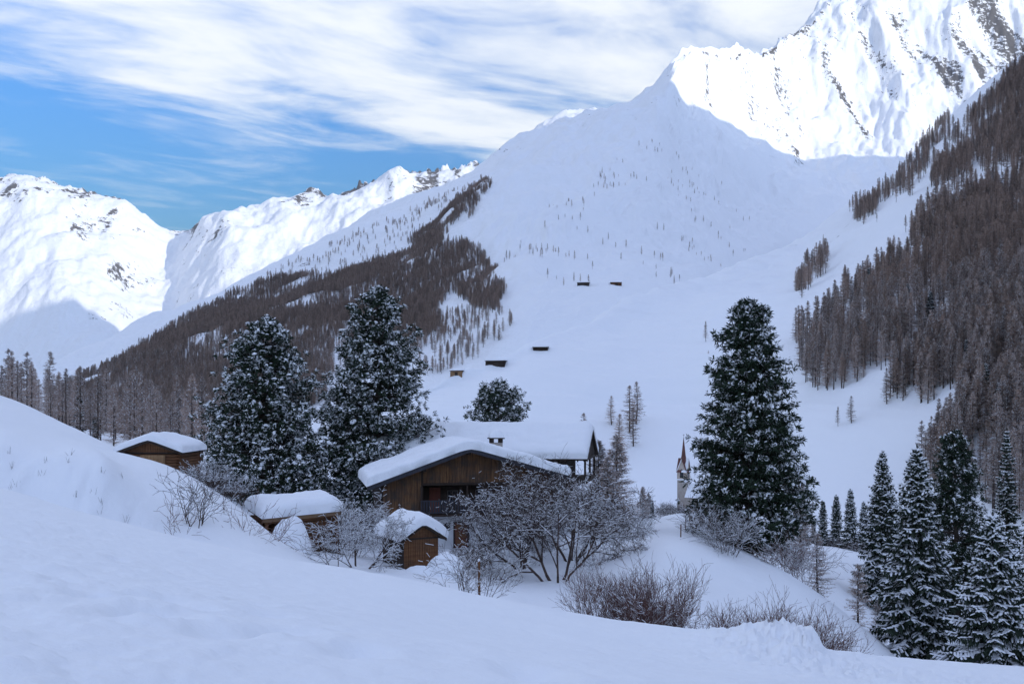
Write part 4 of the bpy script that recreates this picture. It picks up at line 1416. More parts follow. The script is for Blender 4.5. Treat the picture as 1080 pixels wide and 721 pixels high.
bush('hazel_shrub', 213, 66, 486, 'dense snowy bush against the right corner of the barn', 74, stems=16, spread=0.5, levels=4, kids=(5, 5, 3), up=0.15, rad0=0.025, snow=0.8)
bush('hazel_shrub', 232, 70, 500, 'dense snowy bush under the broad stone pine', 75, stems=16, spread=0.55, levels=4, kids=(5, 5, 3), up=0.12, rad0=0.025, snow=0.7)
bush('hazel_shrub', 180, 55, 528, 'low brown tangle half buried in the snow bank', 76, stems=14, spread=0.8, levels=3, kids=(6, 4), up=0.05, rad0=0.02, snow=0.6, mat=M_WILLOW)
bush('hazel_shrub', 234, 60, 528, 'sparse low shrub sticking out of the bank above the long shed', 77, stems=10, spread=0.8, levels=3, kids=(5, 4), up=0.05, rad0=0.018, snow=0.5, mat=M_WILLOW)
bush('hazel_shrub', 652, 92, 530, 'wide snowy shrub reaching over the path', 78, stems=12, spread=0.9, levels=4, kids=(5, 5, 3), up=0.08, rad0=0.03, snow=0.9)
bush('hazel_shrub', 368, 74, 528, 'dense dark snowy bush at the right end of the long shed', 79, stems=18, spread=0.6, levels=4, kids=(5, 5, 3), up=0.12, rad0=0.025, snow=0.8)
for i, (px, top, Y) in enumerate([(706, 528, 285), (699, 530, 290), (714, 531, 292), (880, 566, 172), (893, 568, 168), (907, 567, 165)]):
    lab = 'small frosted shrub at the foot of the chapel tower' if i < 3 else 'low frosted shrub under the row of small spruces'
    bush('hazel_shrub', px, Y, top, lab, 80 + i, 'shrub', 'shrubs by the chapel' if i < 3 else 'shrubs under the small spruces', stems=14, spread=0.6, levels=3, kids=(6, 5), up=0.2, rad0=0.04, snow=0.6, twig=0.03)
# dry stalks poking through the snow bank on the left
def stalks():
    r2 = np.random.RandomState(9)
    for i in range(26):
        px = r2.choice([12, 40, 70, 85, 95, 110, 118]) + r2.normal() * 9
        Y = 48 + 6 * r2.rand()
        p = near(px, Y)
        mb = MB()
        n = r2.randint(3, 6)
        b = np.stack([r2.normal(size=n) * 0.05, r2.normal(size=n) * 0.05, np.full(n, -0.15)], 1)
        d = unit(np.stack([r2.normal(size=n) * 0.3, r2.normal(size=n) * 0.3, np.ones(n)], 1)) * (0.25 + 0.35 * r2.rand(n))[:, None]
        mb.tubes(b, b + d, 0.008, 0.004, 3)
        link('dry_stalks', mb.mesh('dry_stalks', M_TWIG), label='tuft of dry stalks poking out of the steep snow bank', cat='plant', group='dry stalks on the snow bank', loc=p)


stalks()

# ---------------------------------------------------------------- building materials
def wood_mat(name, c1, c2, c3, stretch=(9, 9, 0.7), patch=0.5):
    m, t, b = new_mat(name)
    tc = t.nodes.new('ShaderNodeTexCoord')
    mp = t.nodes.new('ShaderNodeMapping')
    mp.inputs['Scale'].default_value = stretch
    t.links.new(tc.outputs['Object'], mp.inputs[0])
    grain = tex_noise(t, 1.0, 6, 0.65, mp.outputs[0])
    blot = tex_noise(t, patch, 4, 0.6)
    c = mixcol(t, ramp(t, grain, [(0.3, 0.0), (0.72, 1.0)]), c1, c2)
    c = mixcol(t, ramp(t, blot, [(0.42, 0.0), (0.68, 1.0)]), c, c3)
    t.links.new(c, b.inputs['Base Color'])
    bump(t, b, grain, 0.4, 0.02)
    return m


M_PLANK = wood_mat('weathered_planks', (0.055, 0.026, 0.014), (0.27, 0.14, 0.065), (0.06, 0.048, 0.042), patch=0.8)
M_DARKWOOD = wood_mat('dark_timber', (0.026, 0.018, 0.014), (0.055, 0.036, 0.026), (0.04, 0.03, 0.026))
M_LOG = wood_mat('brown_logs', (0.12, 0.052, 0.024), (0.21, 0.10, 0.045), (0.085, 0.048, 0.03), (0.7, 9, 9))
M_LIGHTWOOD = wood_mat('pale_boards', (0.26, 0.15, 0.075), (0.40, 0.25, 0.13), (0.20, 0.12, 0.07))
M_FASCIA = wood_mat('fascia_board', (0.17, 0.10, 0.055), (0.27, 0.17, 0.10), (0.12, 0.085, 0.06), (0.6, 9, 9))
M_GREYWOOD = wood_mat('grey_boards', (0.11, 0.10, 0.10), (0.17, 0.16, 0.16), (0.08, 0.075, 0.075))
M_RAIL = wood_mat('grey_rail', (0.035, 0.035, 0.045), (0.06, 0.06, 0.075), (0.045, 0.045, 0.05))
M_PLASTER = plant_mat('white_plaster', (0.50, 0.51, 0.53), (0.62, 0.63, 0.65), 1.2)
M_STONE = plant_mat('chapel_stone', (0.32, 0.28, 0.25), (0.46, 0.41, 0.37), 0.9)
M_OCHRE = plant_mat('chapel_render', (0.42, 0.35, 0.30), (0.52, 0.44, 0.38), 0.8)
M_SHINGLE = plant_mat('red_shingle', (0.10, 0.048, 0.042), (0.16, 0.075, 0.065), 1.6)
M_METAL = plant_mat('dull_metal', (0.15, 0.15, 0.15), (0.25, 0.25, 0.25), 3)
M_GLASS, _t, _b = new_mat('window_glass')
_b.inputs['Base Color'].default_value = (0.012, 0.014, 0.02, 1)
_b.inputs['Roughness'].default_value = 0.12
_b.inputs['Specular IOR Level'].default_value = 0.5
M_REDDOOR = wood_mat('red_brown_door', (0.12, 0.04, 0.028), (0.18, 0.06, 0.04), (0.09, 0.035, 0.028))


class BX(MB):
    def box(self, x0, x1, y0, y1, z0, z1):
        v = [(x, y, z) for x in (x0, x1) for y in (y0, y1) for z in (z0, z1)]
        self.add(v, None, [(0, 1, 3, 2), (4, 6, 7, 5), (0, 4, 5, 1), (2, 3, 7, 6), (0, 2, 6, 4), (1, 5, 7, 3)])

    def prism_y(self, poly, y0, y1):
        """outline in x, z pushed along y"""
        n = len(poly)
        v = [(x, y0, z) for x, z in poly] + [(x, y1, z) for x, z in poly]
        q = [(i, (i + 1) % n, (i + 1) % n + n, i + n) for i in range(n)]
        t = [(0, i, i + 1) for i in range(1, n - 1)] + [(n, n + i + 1, n + i) for i in range(1, n - 1)]
        self.add(v, t, q)

    def bar(self, a, b, w, h):
        """square timber from a to b"""
        a = np.array(a, float); b = np.array(b, float)
        d = unit(b - a)
        s = np.cross(d, ZUP)
        if np.linalg.norm(s) < 1e-3:
            s = np.array([1.0, 0, 0])
        s = unit(s); u = np.cross(s, d)
        v = []
        for p in (a, b):
            for sx, sz in ((-1, -1), (1, -1), (1, 1), (-1, 1)):
                v.append(p + s * sx * w / 2 + u * sz * h / 2)
        q = [(0, 1, 2, 3), (7, 6, 5, 4)] + [(i, i + 4, (i + 1) % 4 + 4, (i + 1) % 4) for i in range(4)]
        self.add(v, None, q)

    def part(self, name, mat, parent, smooth_shade=False, kind=None, label=None):
        return link(name, self.mesh(name, mat, smooth_shade), parent=parent, kind=kind, label=label)


def snow_slab(x0, x1, y0, y1, roof, T, edge=0.7, seed=0, lip=0.14, rough=0.10, nx=None, ny=None):
    """a thick rounded blanket of snow lying on a roof whose surface is roof(x, y)"""
    nx = nx or max(14, int((x1 - x0) / 0.22)); ny = ny or max(12, int((y1 - y0) / 0.22))
    sx = 0.5 - 0.5 * np.cos(np.linspace(0, np.pi, nx)); sy = 0.5 - 0.5 * np.cos(np.linspace(0, np.pi, ny))
    sx = 0.6 * sx + 0.4 * np.linspace(0, 1, nx); sy = 0.6 * sy + 0.4 * np.linspace(0, 1, ny)
    X, Y = np.meshgrid(x0 + (x1 - x0) * sx, y0 + (y1 - y0) * sy, indexing='ij')
    dx = np.minimum(X - x0, x1 - X); dy = np.minimum(Y - y0, y1 - Y)
    fx = np.clip(dx / edge, 0, 1); fy = np.clip(dy / edge, 0, 1)
    f = np.sqrt(np.maximum(0, 1 - (1 - fx) ** 2)) * np.sqrt(np.maximum(0, 1 - (1 - fy) ** 2))
    n = fbm(X * 0.5 + seed, Y * 0.5, 4, seed) * rough * 2.2 + fbm(X * 2 + seed, Y * 2, 3, seed + 5) * rough * 0.6
    base = roof(X, Y)
    Z = base + 0.02 + f * (T + n)
    # the edge bulges out a little over the eaves
    bul = lip * (4 * f * (1 - f))
    Xo = X + bul * np.where(fx < 1, np.sign(X - (x0 + x1) / 2), 0) + 0.05 * fbm(Y * 0.9, X * 0.3 + 7, 3, seed + 9) * (fx < 1)
    Yo = Y + bul * np.where(fy < 1, np.sign(Y - (y0 + y1) / 2), 0) + 0.05 * fbm(X * 0.9, Y * 0.3 + 3, 3, seed + 11) * (fy < 1)
    top = np.stack([Xo, Yo, Z], -1).reshape(-1, 3)
    bot = np.stack([X, Y, base + 0.012], -1).reshape(-1, 3)
    F = grid_faces(nx, ny)
    mb = MB()
    mb.add(np.concatenate([top, bot]), None, F)
    nn = nx * ny
    ring = np.concatenate([np.arange(ny), (np.arange(1, nx) * ny + ny - 1), ((nx - 1) * ny + np.arange(ny - 2, -1, -1)), (np.arange(nx - 2, 0, -1) * ny)])
    r2 = np.roll(ring, -1)
    mb.q.append(np.stack([ring, r2, r2 + nn, ring + nn], 1))
    return mb.mesh('roof_snow', M_RSNOW)


def thing(name, label, cat, loc, rotz=0.0, group=None):
    return link(name, None, label=label, cat=cat, group=group, loc=loc, rotz=rotz)


def plank_field(bx, x0, x1, zb, zt, y, rng, w=0.21, th=0.05):
    """upright boards from zb(x) to zt(x), each a little proud of or behind its neighbour"""
    x = x0
    while x < x1 - 0.05:
        w_ = min(w * (0.85 + 0.3 * rng.rand()), x1 - x)
        d = rng.rand() * 0.035
        xa, xb = x + 0.018, x + w_ - 0.006
        ya, yb = y - th - d, y
        za, zc = zb(x + w_ / 2), (zt(xa), zt(xb))
        v = [(xa, ya, za), (xb, ya, za), (xb, ya, zc[1]), (xa, ya, zc[0]), (xa, yb, za), (xb, yb, za), (xb, yb, zc[1]), (xa, yb, zc[0])]
        bx.add(v, None, [(0, 1, 2, 3), (1, 5, 6, 2), (4, 0, 3, 7), (3, 2, 6, 7), (0, 4, 5, 1), (5, 4, 7, 6)])
        x += w_


def log_wall(bx, a, b, z0, z1, d=0.24, out=0.25):
    """round logs laid from a to b (x, y), ends crossing the corner"""
    a = np.array([*a, 0.0]); b = np.array([*b, 0.0])
    u = unit(b - a)
    n = int((z1 - z0) / d)
    P0, P1 = [], []
    for i in range(n):
        z = z0 + (i + 0.5) * d
        e = out + 0.05 * ((i * 7) % 3 - 1)
        P0.append(a - u * e + ZUP * z); P1.append(b + u * e + ZUP * z)
    bx.tubes(np.array(P0), np.array(P1), d * 0.53, d * 0.53, 8)


def window(parent, x, z, w, h, y, frame_mat, bars=True):
    f = BX()
    t = 0.07
    f.box(x - w / 2, x + w / 2, y - 0.05, y + 0.03, z, z + t); f.box(x - w / 2, x + w / 2, y - 0.05, y + 0.03, z + h - t, z + h)
    f.box(x - w / 2, x - w / 2 + t, y - 0.05, y + 0.03, z + t, z + h - t); f.box(x + w / 2 - t, x + w / 2, y - 0.05, y + 0.03, z + t, z + h - t)
    wo = f.part('window', frame_mat, parent)
    g = BX(); g.box(x - w / 2 + t, x + w / 2 - t, y - 0.015, y - 0.005, z + t, z + h - t)
    g.part('pane', M_GLASS, wo)
    if bars:
        c = BX(); c.box(x - 0.025, x + 0.025, y - 0.045, y - 0.02, z + t, z + h - t); c.box(x - w / 2 + t, x - 0.025, y - 0.045, y - 0.02, z + h * 0.5, z + h * 0.5 + 0.04)
        c.box(x + 0.025, x + w / 2 - t, y - 0.045, y - 0.02, z + h * 0.5, z + h * 0.5 + 0.04)
        c.part('glazing_bar', frame_mat, wo)


# ---------------------------------------------------------------- the farmhouse (gable towards the camera)
def farmhouse():
    rng = np.random.RandomState(1)
    G = -11.7
    o = thing('farmhouse', 'big farmhouse with a weathered plank gable over white walls and a thick snowy roof', 'house', (-3.46, 81.7, G), R(12))
    AP, WL, WR = 8.40, 8.3, 8.5                      # ridge height, half widths of the roof left and right
    EL, ER = 5.38, 5.97
    D = 12.0
    WY = 1.25                                         # the gable wall stands back under the roof

    def roof_z(x):
        return np.where(x < 0, AP + (AP - EL) / WL * x, AP - (AP - ER) / WR * x)
    under = lambda x: float(roof_z(x)) - 0.24
    # white ground floor
    b = BX()
    b.box(-7.1, 7.3, WY, D - 0.5, -1.5, 2.72)
    b.part('ground_floor_wall', M_PLASTER, o)
    # timber core behind the boards, set back where the loggia is
    b = BX()
    b.prism_y([(-7.05, 2.72), (-3.75, 2.72), (-3.75, under(-3.75)), (-7.05, under(-7.05))], WY + 0.1, D - 0.5)
    b.prism_y([(3.55, 2.72), (7.25, 2.72), (7.25, under(7.25)), (3.55, under(3.55))], WY + 0.1, D - 0.5)
    b.prism_y([(-3.74, 2.73), (3.54, 2.73), (3.54, under(3.54)), (0, under(0)), (-3.74, under(-3.74))], WY + 1.6, D - 0.51)
    b.prism_y([(-3.74, 5.45), (3.54, 5.45), (3.54, under(3.54)), (0, under(0)), (-3.74, under(-3.74))], WY + 0.1, WY + 1.59)
    b.part('timber_wall', M_DARKWOOD, o)
    b = BX()
    plank_field(b, -7.1, -3.78, lambda x: 2.66 + 0.05 * rng.rand(), under, WY + 0.08, rng)
    b.part('plank_cladding', M_PLANK, o, kind='stuff', label='weathered brown upright boards left of the balcony')
    b = BX()
    plank_field(b, -3.76, 3.52, lambda x: 5.42 - 0.05 * rng.rand(), under, WY + 0.08, rng)
    b.part('plank_cladding', M_PLANK, o, kind='stuff', label='brown upright boards of the gable over the balcony')
    b = BX()
    plank_field(b, 3.56, 7.3, lambda x: 2.66 + 0.05 * rng.rand(), under, WY + 0.08, rng)
    b.part('plank_cladding', M_PLANK, o, kind='stuff', label='brown upright boards right of the balcony')
    b = BX()
    b.box(-7.16, -6.98, WY - 0.02, WY + 0.09, 2.70, under(-7.16))
    b.part('corner_board', M_DARKWOOD, o)
    b = BX(); b.box(-3.86, -3.70, WY - 0.03, WY + 0.03, 2.9, under(-3.7) - 0.02); b.part('post', M_DARKWOOD, o)
    b = BX(); b.box(-3.70, 3.60, WY - 0.06, WY + 0.05, 5.30, 5.50); b.part('lintel', M_DARKWOOD, o)
    # roof: two slabs, barge boards, purlin ends
    for nm, x0, x1 in (('roof_slope', -WL, 0.0), ('roof_slope', 0.001, WR)):
        b = BX()
        za, zb = float(roof_z(x0)), float(roof_z(x1 - 1e-6 if x1 > 0 else x1))
        b.prism_y([(x0, za - 0.22), (x1, zb - 0.22), (x1, zb), (x0, za)], 0, D)
        b.part(nm, M_DARKWOOD, o)
    for x0, x1 in ((-WL - 0.03, 0.0), (0.004, WR + 0.03)):
        b = BX()
        za, zb = float(roof_z(x0)), float(roof_z(x1))
        b.prism_y([(x0, za - 0.34), (x1, zb - 0.34), (x1, zb + 0.05), (x0, za + 0.05)], -0.08, -0.004)
        b.part('barge_board', M_RAIL, o)
    for x in (-6.9, -3.7, 0.0, 3.5, 7.0):
        b = BX()
        z = under(x)
        b.box(x - 0.13, x + 0.13, 0.12, WY + 0.02, z - 0.30, z - 0.06)
        b.part('purlin_end', M_DARKWOOD, o)
    for i in range(11):
        b = BX(); y = 0.6 + i * 1.05
        b.bar((-WL + 0.06, y, EL - 0.28), (-7.12, y, float(roof_z(-7.12)) - 0.28), 0.12, 0.14)
        b.part('rafter_end', M_DARKWOOD, o)
    link('roof_snow', snow_slab(-WL - 0.12, WR + 0.1, -0.16, D + 0.05, lambda X, Y: roof_z(X) - 0.10 * np.exp(-(X / 0.5) ** 2) + 0.02, 0.76, 0.26, 7, 0.08, 0.10), parent=o)
    # balcony in the loggia
    b = BX(); b.box(-4.0, 3.75, WY - 0.75, WY + 1.58, 2.78, 2.93); b.part('balcony_floor', M_DARKWOOD, o)
    ry = WY - 0.68
    b = BX()
    b.box(-3.98, 3.73, ry - 0.05, ry + 0.05, 4.02, 4.12)
    b.box(-3.98, 3.73, ry - 0.03, ry + 0.03, 3.06, 3.13)
    rail = b.part('balcony_railing', M_RAIL, o)
    for i in range(36):
        x = -3.9 + i * 0.216
        b = BX(); b.box(x - 0.06, x + 0.06, ry - 0.018, ry + 0.018, 3.131, 4.019)
        b.part('baluster', M_RAIL, rail)
    for x in (-3.9, -0.1, 3.65):
        b = BX(); b.box(x - 0.07, x + 0.07, ry + 0.06, ry + 0.20, 2.931, 5.29); b.part('balcony_post', M_DARKWOOD, o)
    d = BX(); d.box(-3.0, -2.05, WY + 1.50, WY + 1.61, 2.93, 5.0); dd = d.part('balcony_door', M_REDDOOR, o)
    h = BX(); h.box(-2.2, -2.14, WY + 1.45, WY + 1.50, 3.9, 4.05); h.part('handle', M_METAL, dd)
    window(o, -1.0, 3.75, 0.9, 1.0, WY + 1.6, M_GREYWOOD)
    window(o, 1.4, 3.75, 0.9, 1.0, WY + 1.6, M_GREYWOOD)
    # ground floor openings
    window(o, -1.72, 1.55, 0.55, 0.62, WY - 0.002, M_GREYWOOD, False)
    window(o, 2.6, 1.0, 0.9, 1.1, WY - 0.002, M_GREYWOOD)
    window(o, -5.2, 1.2, 0.8, 0.9, WY - 0.002, M_GREYWOOD)
    d = BX(); d.box(-1.05, 0.0, WY - 0.04, WY + 0.05, 0.1, 2.15); dd = d.part('door', M_REDDOOR, o)
    for k in range(3):
        p_ = BX(); p_.box(-0.95, -0.10, WY - 0.07, WY - 0.04, 0.30 + k * 0.62, 0.78 + k * 0.62); p_.part('door_panel', M_LOG, dd)
    p_ = BX(); p_.box(-0.16, -0.11, WY - 0.13, WY - 0.075, 1.12, 1.24); p_.part('handle', M_METAL, dd)
    b = BX(); b.box(-1.18, -1.06, WY - 0.08, WY + 0.02, 0.1, 2.28); b.box(0.01, 0.13, WY - 0.08, WY + 0.02, 0.1, 2.28); b.box(-1.06, 0.01, WY - 0.08, WY + 0.02, 2.16, 2.28)
    b.part('door_frame', M_DARKWOOD, o)
    # chimney on the right-hand slope
    cx, cy = 3.36, 6.0
    b = BX(); b.box(cx - 0.5, cx + 0.5, cy - 0.5, cy + 0.5, 6.7, 8.62); ch = b.part('chimney', M_STONE, o)
    for sx in (-1, 1):
        for sy in (-1, 1):
            b = BX(); b.box(cx + sx * 0.4 - 0.12, cx + sx * 0.4 + 0.12, cy + sy * 0.4 - 0.12, cy + sy * 0.4 + 0.12, 8.621, 8.97); b.part('cap_pillar', M_DARKWOOD, ch)
    b = BX(); b.box(cx - 0.66, cx + 0.66, cy - 0.66, cy + 0.66, 8.971, 9.06); b.part('cap_slab', M_DARKWOOD, ch)
    link('snow_cap', snow_slab(cx - 0.62, cx + 0.62, cy - 0.62, cy + 0.62, lambda X, Y: X * 0 + 9.06, 0.72, 0.6, 3, 0.05, 0.05), parent=ch)


farmhouse()


# ---------------------------------------------------------------- the house behind it, ridge across the view
def rear_house():
    rng = np.random.RandomState(2)
    G = -12.6
    # local x runs along the ridge towards the right-hand gable (x = 0), y to the back
    o = thing('rear_house', 'dark timber house with a wide snowy roof behind the farmhouse', 'house', (7.35, 98.0, G), R(-10))
    W = 12.2
    EV, AP, LN = 7.62, 10.35, 23.0

    def rz(y):
        return np.where(y < W / 2, EV + (AP - EV) / (W / 2) * y, AP - (AP - EV) / (W / 2) * (y - W / 2))

    def prism_x(b, poly, x0, x1):
        n = len(poly)
        v = [(x0, y, z) for y, z in poly] + [(x1, y, z) for y, z in poly]
        q = [(i, i + n, (i + 1) % n + n, (i + 1) % n) for i in range(n)]
        t = [(0, i + 1, i) for i in range(1, n - 1)] + [(n, n + i, n + i + 1) for i in range(1, n - 1)]
        b.add(v, t, q)
    b = BX(); b.box(-LN + 1, -2.3, 1.4, W - 1.4, -1.5, 3.0); b.part('ground_floor_wall', M_PLASTER, o)
    b = BX(); prism_x(b, [(1.4, 3.0), (W - 1.4, 3.0), (W - 1.4, float(rz(W - 1.4)) - 0.25), (W / 2, AP - 0.25), (1.4, float(rz(1.4)) - 0.25)], -LN + 1, -2.3); b.part('timber_wall', M_DARKWOOD, o)
    for y0, y1 in ((0, W / 2), (W / 2 + 0.001, W)):
        b = BX(); za, zb = float(rz(y0)), float(rz(y1))
        prism_x(b, [(y0, za - 0.22), (y1, zb - 0.22), (y1, zb), (y0, za)], -LN, 0)
        b.part('roof_slope', M_DARKWOOD, o)
    # boarded gable end under the overhang
    b = BX()
    y = 0.5
    while y < W - 0.5:
        z1 = float(min(rz(y), rz(y + 0.2))) - 0.24
        if z1 - (EV + 0.0) > 0.05:
            d = 0.02 * rng.rand()
            b.box(-0.30, -0.24 + d, y + 0.01, y + 0.195, EV - 0.05, z1)
        y += 0.2
    b.part('gable_boards', M_DARKWOOD, o, kind='stuff', label='dark boarded gable triangle')
    for y0, y1 in ((-0.05, W / 2), (W / 2 + 0.004, W + 0.05)):
        b = BX(); za, zb = float(rz(y0)), float(rz(y1))
        prism_x(b, [(y0, za - 0.32), (y1, zb - 0.32), (y1, zb + 0.03), (y0, za + 0.03)], 0.004, 0.09)
        b.part('barge_board', M_DARKWOOD, o)
    b = BX(); b.box(-0.36, -0.16, 0.3, W - 0.3, EV - 0.32, EV - 0.06); b.part('tie_beam', M_DARKWOOD, o)
    for y in (1.2, W / 2, W - 1.2):
        b = BX(); b.box(-0.38, -0.18, y - 0.1, y + 0.1, 5.3, EV - 0.325); b.part('porch_post', M_DARKWOOD, o)
    b = BX(); b.box(-2.3, -0.05, 0.9, W - 0.9, 5.1, 5.29); b.part('balcony_floor', M_DARKWOOD, o)
    b = BX(); b.box(-0.30, -0.2, 1.32, W / 2 - 0.12, 5.75, 5.84); b.box(-0.30, -0.2, W / 2 + 0.12, W - 1.32, 5.75, 5.84); b.part('balcony_railing', M_DARKWOOD, o)
    for k in range(3):
        b = BX(); b.bar((-0.7 - 0.5 * k, 1.0, 5.09), (-2.29, 1.45 + 0.1 * k, 3.9), 0.14, 0.14); b.part('strut', M_DARKWOOD, o)
    for i in range(20):
        x = -0.9 - i * 1.08
        b = BX(); b.bar((x, 0.06, EV - 0.29), (x, 1.42, float(rz(1.42)) - 0.29), 0.12, 0.15); b.part('rafter_end', M_DARKWOOD, o)
    # boarded front with upright planks and a row of windows
    b = BX()
    x = -LN + 1.05
    while x < -2.35:
        d = 0.02 * rng.rand(); b.box(x + 0.01, x + 0.215, 1.34 - d, 1.40, 3.02, float(rz(1.3)) - 0.26); x += 0.22
    b.part('plank_cladding', M_DARKWOOD, o, kind='stuff')
    for x in (-4.2, -7.4, -10.6):
        window(o, x, 5.2, 0.9, 1.1, 1.32, M_GREYWOOD)
    link('roof_snow', snow_slab(-LN - 0.1, 0.08, -0.15, W + 0.15, lambda X, Y: rz(Y) + 0.015 - 0.10 * np.exp(-((Y - W / 2) / 0.5) ** 2), 0.92, 0.8, 17, 0.15, 0.10, nx=100), parent=o)


rear_house()


# ---------------------------------------------------------------- the little barn on the bank
def gable_hut(name, label, cat, loc, rotz, half, rise, depth, eave, wall_half, wall_in, bottom, snowT, mat, seed, door=None, logs=True, lip=0.12, edge=0.5):
    """origin at the foot of the front gable; eave height above it"""
    rng = np.random.RandomState(seed)
    o = thing(name, label, cat, loc, rotz)
    AP = eave + rise
    rz = lambda x: AP - rise / half * np.abs(x)
    tz = lambda x: float(rz(x)) - 0.16
    wy = wall_in
    if logs:
        b = BX(); b.box(-wall_half + 0.12, wall_half - 0.12, wy + 0.14, depth - wall_in - 0.1, bottom, tz(wall_half) - 0.02); b.part('inner_wall', M_DARKWOOD, o)
        for a, c in (((-wall_half, wy + 0.12), (wall_half, wy + 0.12)), ((wall_half - 0.02, wy + 0.12), (wall_half - 0.02, depth - wall_in)), ((-wall_half + 0.02, wy + 0.12), (-wall_half + 0.02, depth - wall_in)), ((-wall_half, depth - wall_in), (wall_half, depth - wall_in))):
            b = BX(); log_wall(b, a, c, bottom, tz(wall_half) - 0.02, 0.23, 0.16); b.part('log_wall', mat, o, True, 'stuff')
    else:
        b = BX(); b.box(-wall_half, wall_half, wy + 0.06, depth - wall_in, bottom, tz(wall_half) - 0.02); b.part('inner_wall', M_DARKWOOD, o)
        b = BX(); plank_field(b, -wall_half, wall_half, lambda x: bottom, lambda x: tz(wall_half) - 0.04, wy + 0.055, rng, 0.18, 0.04); b.part('plank_cladding', mat, o, kind='stuff')
    b = BX(); b.prism_y([(-wall_half, tz(wall_half) - 0.02), (wall_half, tz(wall_half) - 0.02), (0, tz(0))], wy + 0.08, wy + 0.2); b.part('gable_back', M_DARKWOOD, o)
    b = BX(); plank_field(b, -wall_half + 0.02, wall_half - 0.02, lambda x: tz(wall_half) - 0.01, tz, wy + 0.075, rng, 0.19, 0.04); b.part('gable_boards', mat, o, kind='stuff')
    b = BX(); b.box(-wall_half - 0.1, wall_half + 0.1, wy - 0.02, wy + 0.06, tz(wall_half) - 0.12, tz(wall_half) - 0.01); b.part('tie_beam', M_DARKWOOD, o)
    for s in (-1, 1):
        b = BX(); pts = [(0.001 * s, AP - 0.14), (s * half, eave - 0.14), (s * half, eave), (0.001 * s, AP)]
        b.prism_y(pts if s > 0 else pts[::-1], 0, depth); b.part('roof_slope', M_DARKWOOD, o)
        b = BX(); pts = [(0.002 * s, AP - 0.2), (s * (half + 0.02), eave - 0.2), (s * (half + 0.02), eave + 0.03), (0.002 * s, AP + 0.03)]
        b.prism_y(pts if s > 0 else pts[::-1], -0.06, -0.004); b.part('barge_board', M_DARKWOOD, o)
    if door:
        x0, x1, z0, z1 = door
        b = BX(); plank_field(b, x0, x1, lambda x: z0, lambda x: z1, wy - 0.005, rng, 0.2, 0.05); d = b.part('door', M_LIGHTWOOD, o, label='pale board door')
        h = BX(); h.box(x0 + 0.03, x1 - 0.03, wy - 0.11, wy - 0.075, z1 - 0.28, z1 - 0.2); h.part('cross_batten', M_LIGHTWOOD, d)
    link('roof_snow', snow_slab(-half - 0.08, half + 0.08, -0.12, depth + 0.05, lambda X, Y: rz(X) + 0.01 - 0.06 * np.exp(-(X / 0.3) ** 2), snowT, edge, seed, lip, 0.07), parent=o)
    return o


gable_hut('barn', 'small log barn with a pale board door on the snowy bank', 'barn', (-27.4, 75.0, -6.6), R(0), 2.55, 0.96, 5.8, 3.24, 2.1, 0.45, -1.5, 0.55, M_LOG, 41, (-0.78, 1.12, 0.4, 3.03))
gable_hut('hut', 'tiny brown hut almost buried under a rounded cap of snow', 'hut', (-6.04, 68.0, -10.6), R(30), 1.72, 1.08, 4.4, 1.62, 1.3, 0.35, -1.0, 0.80, M_LOG, 43, None, False, 0.18, 0.6)


# ---------------------------------------------------------------- the long low shed
def long_shed():
    rng = np.random.RandomState(6)
    o = thing('long_shed', 'long low open shed with a brown fascia under a thick slab of snow', 'shed', (-17.0, 69.4, -11.6), R(30))
    o.rotation_euler = (0, R(-2.5), R(30))
    Ln, Dp = 5.4, 4.0
    e0 = 3.90
    rz = lambda y: e0 + 0.10 * y
    b = BX(); b.prism_y([(0, 0), (1, 0), (1, 1)], 0, 0.01)
    b = BX()
    v = [(x, y, z) for x in (-0.15, Ln + 0.1) for y, z in ((0, rz(0) - 0.16), (0, rz(0)), (Dp, rz(Dp)), (Dp, rz(Dp) - 0.16))]
    b.add(v, None, [(0, 1, 2, 3), (7, 6, 5, 4), (0, 4, 5, 1), (1, 5, 6, 2), (2, 6, 7, 3), (3, 7, 4, 0)]); b.part('roof', M_DARKWOOD, o)
    b = BX(); b.box(-0.18, Ln + 0.13, -0.07, -0.004, e0 - 0.26, e0 + 0.02); b.part('fascia_board', M_FASCIA, o)
    for x in (0.12, 2.6, Ln - 0.15):
        b = BX(); b.box(x - 0.11, x + 0.11, 0.25, 0.47, -1.0, e0 - 0.17); b.part('post', M_LOG, o)
    b = BX(); b.box(0, Ln, 0.27, 0.45, e0 - 0.42, e0 - 0.175); b.part('beam', M_LOG, o)
    for k, (a, c) in enumerate((((0, Dp - 0.3), (Ln, Dp - 0.3)), ((Ln - 0.05, 0.6), (Ln - 0.05, Dp - 0.3)), ((0.05, 0.8), (0.05, Dp - 0.3)))):
        b = BX(); log_wall(b, a, c, -1.0, e0 - 0.1, 0.24, 0.15); b.part('log_wall', M_LOG, o, True, 'stuff')
    b = BX(); log_wall(b, (2.75, 0.75), (Ln - 0.1, 0.75), -1.0, e0 - 0.2, 0.24, 0.02); b.part('log_wall', M_LOG, o, True, 'stuff')
    link('roof_snow', snow_slab(-0.3, Ln + 0.2, -0.15, Dp + 0.1, lambda X, Y: e0 + 0.10 * Y + 0.01, 0.98, 0.6, 23, 0.16, 0.12), parent=o)


long_shed()


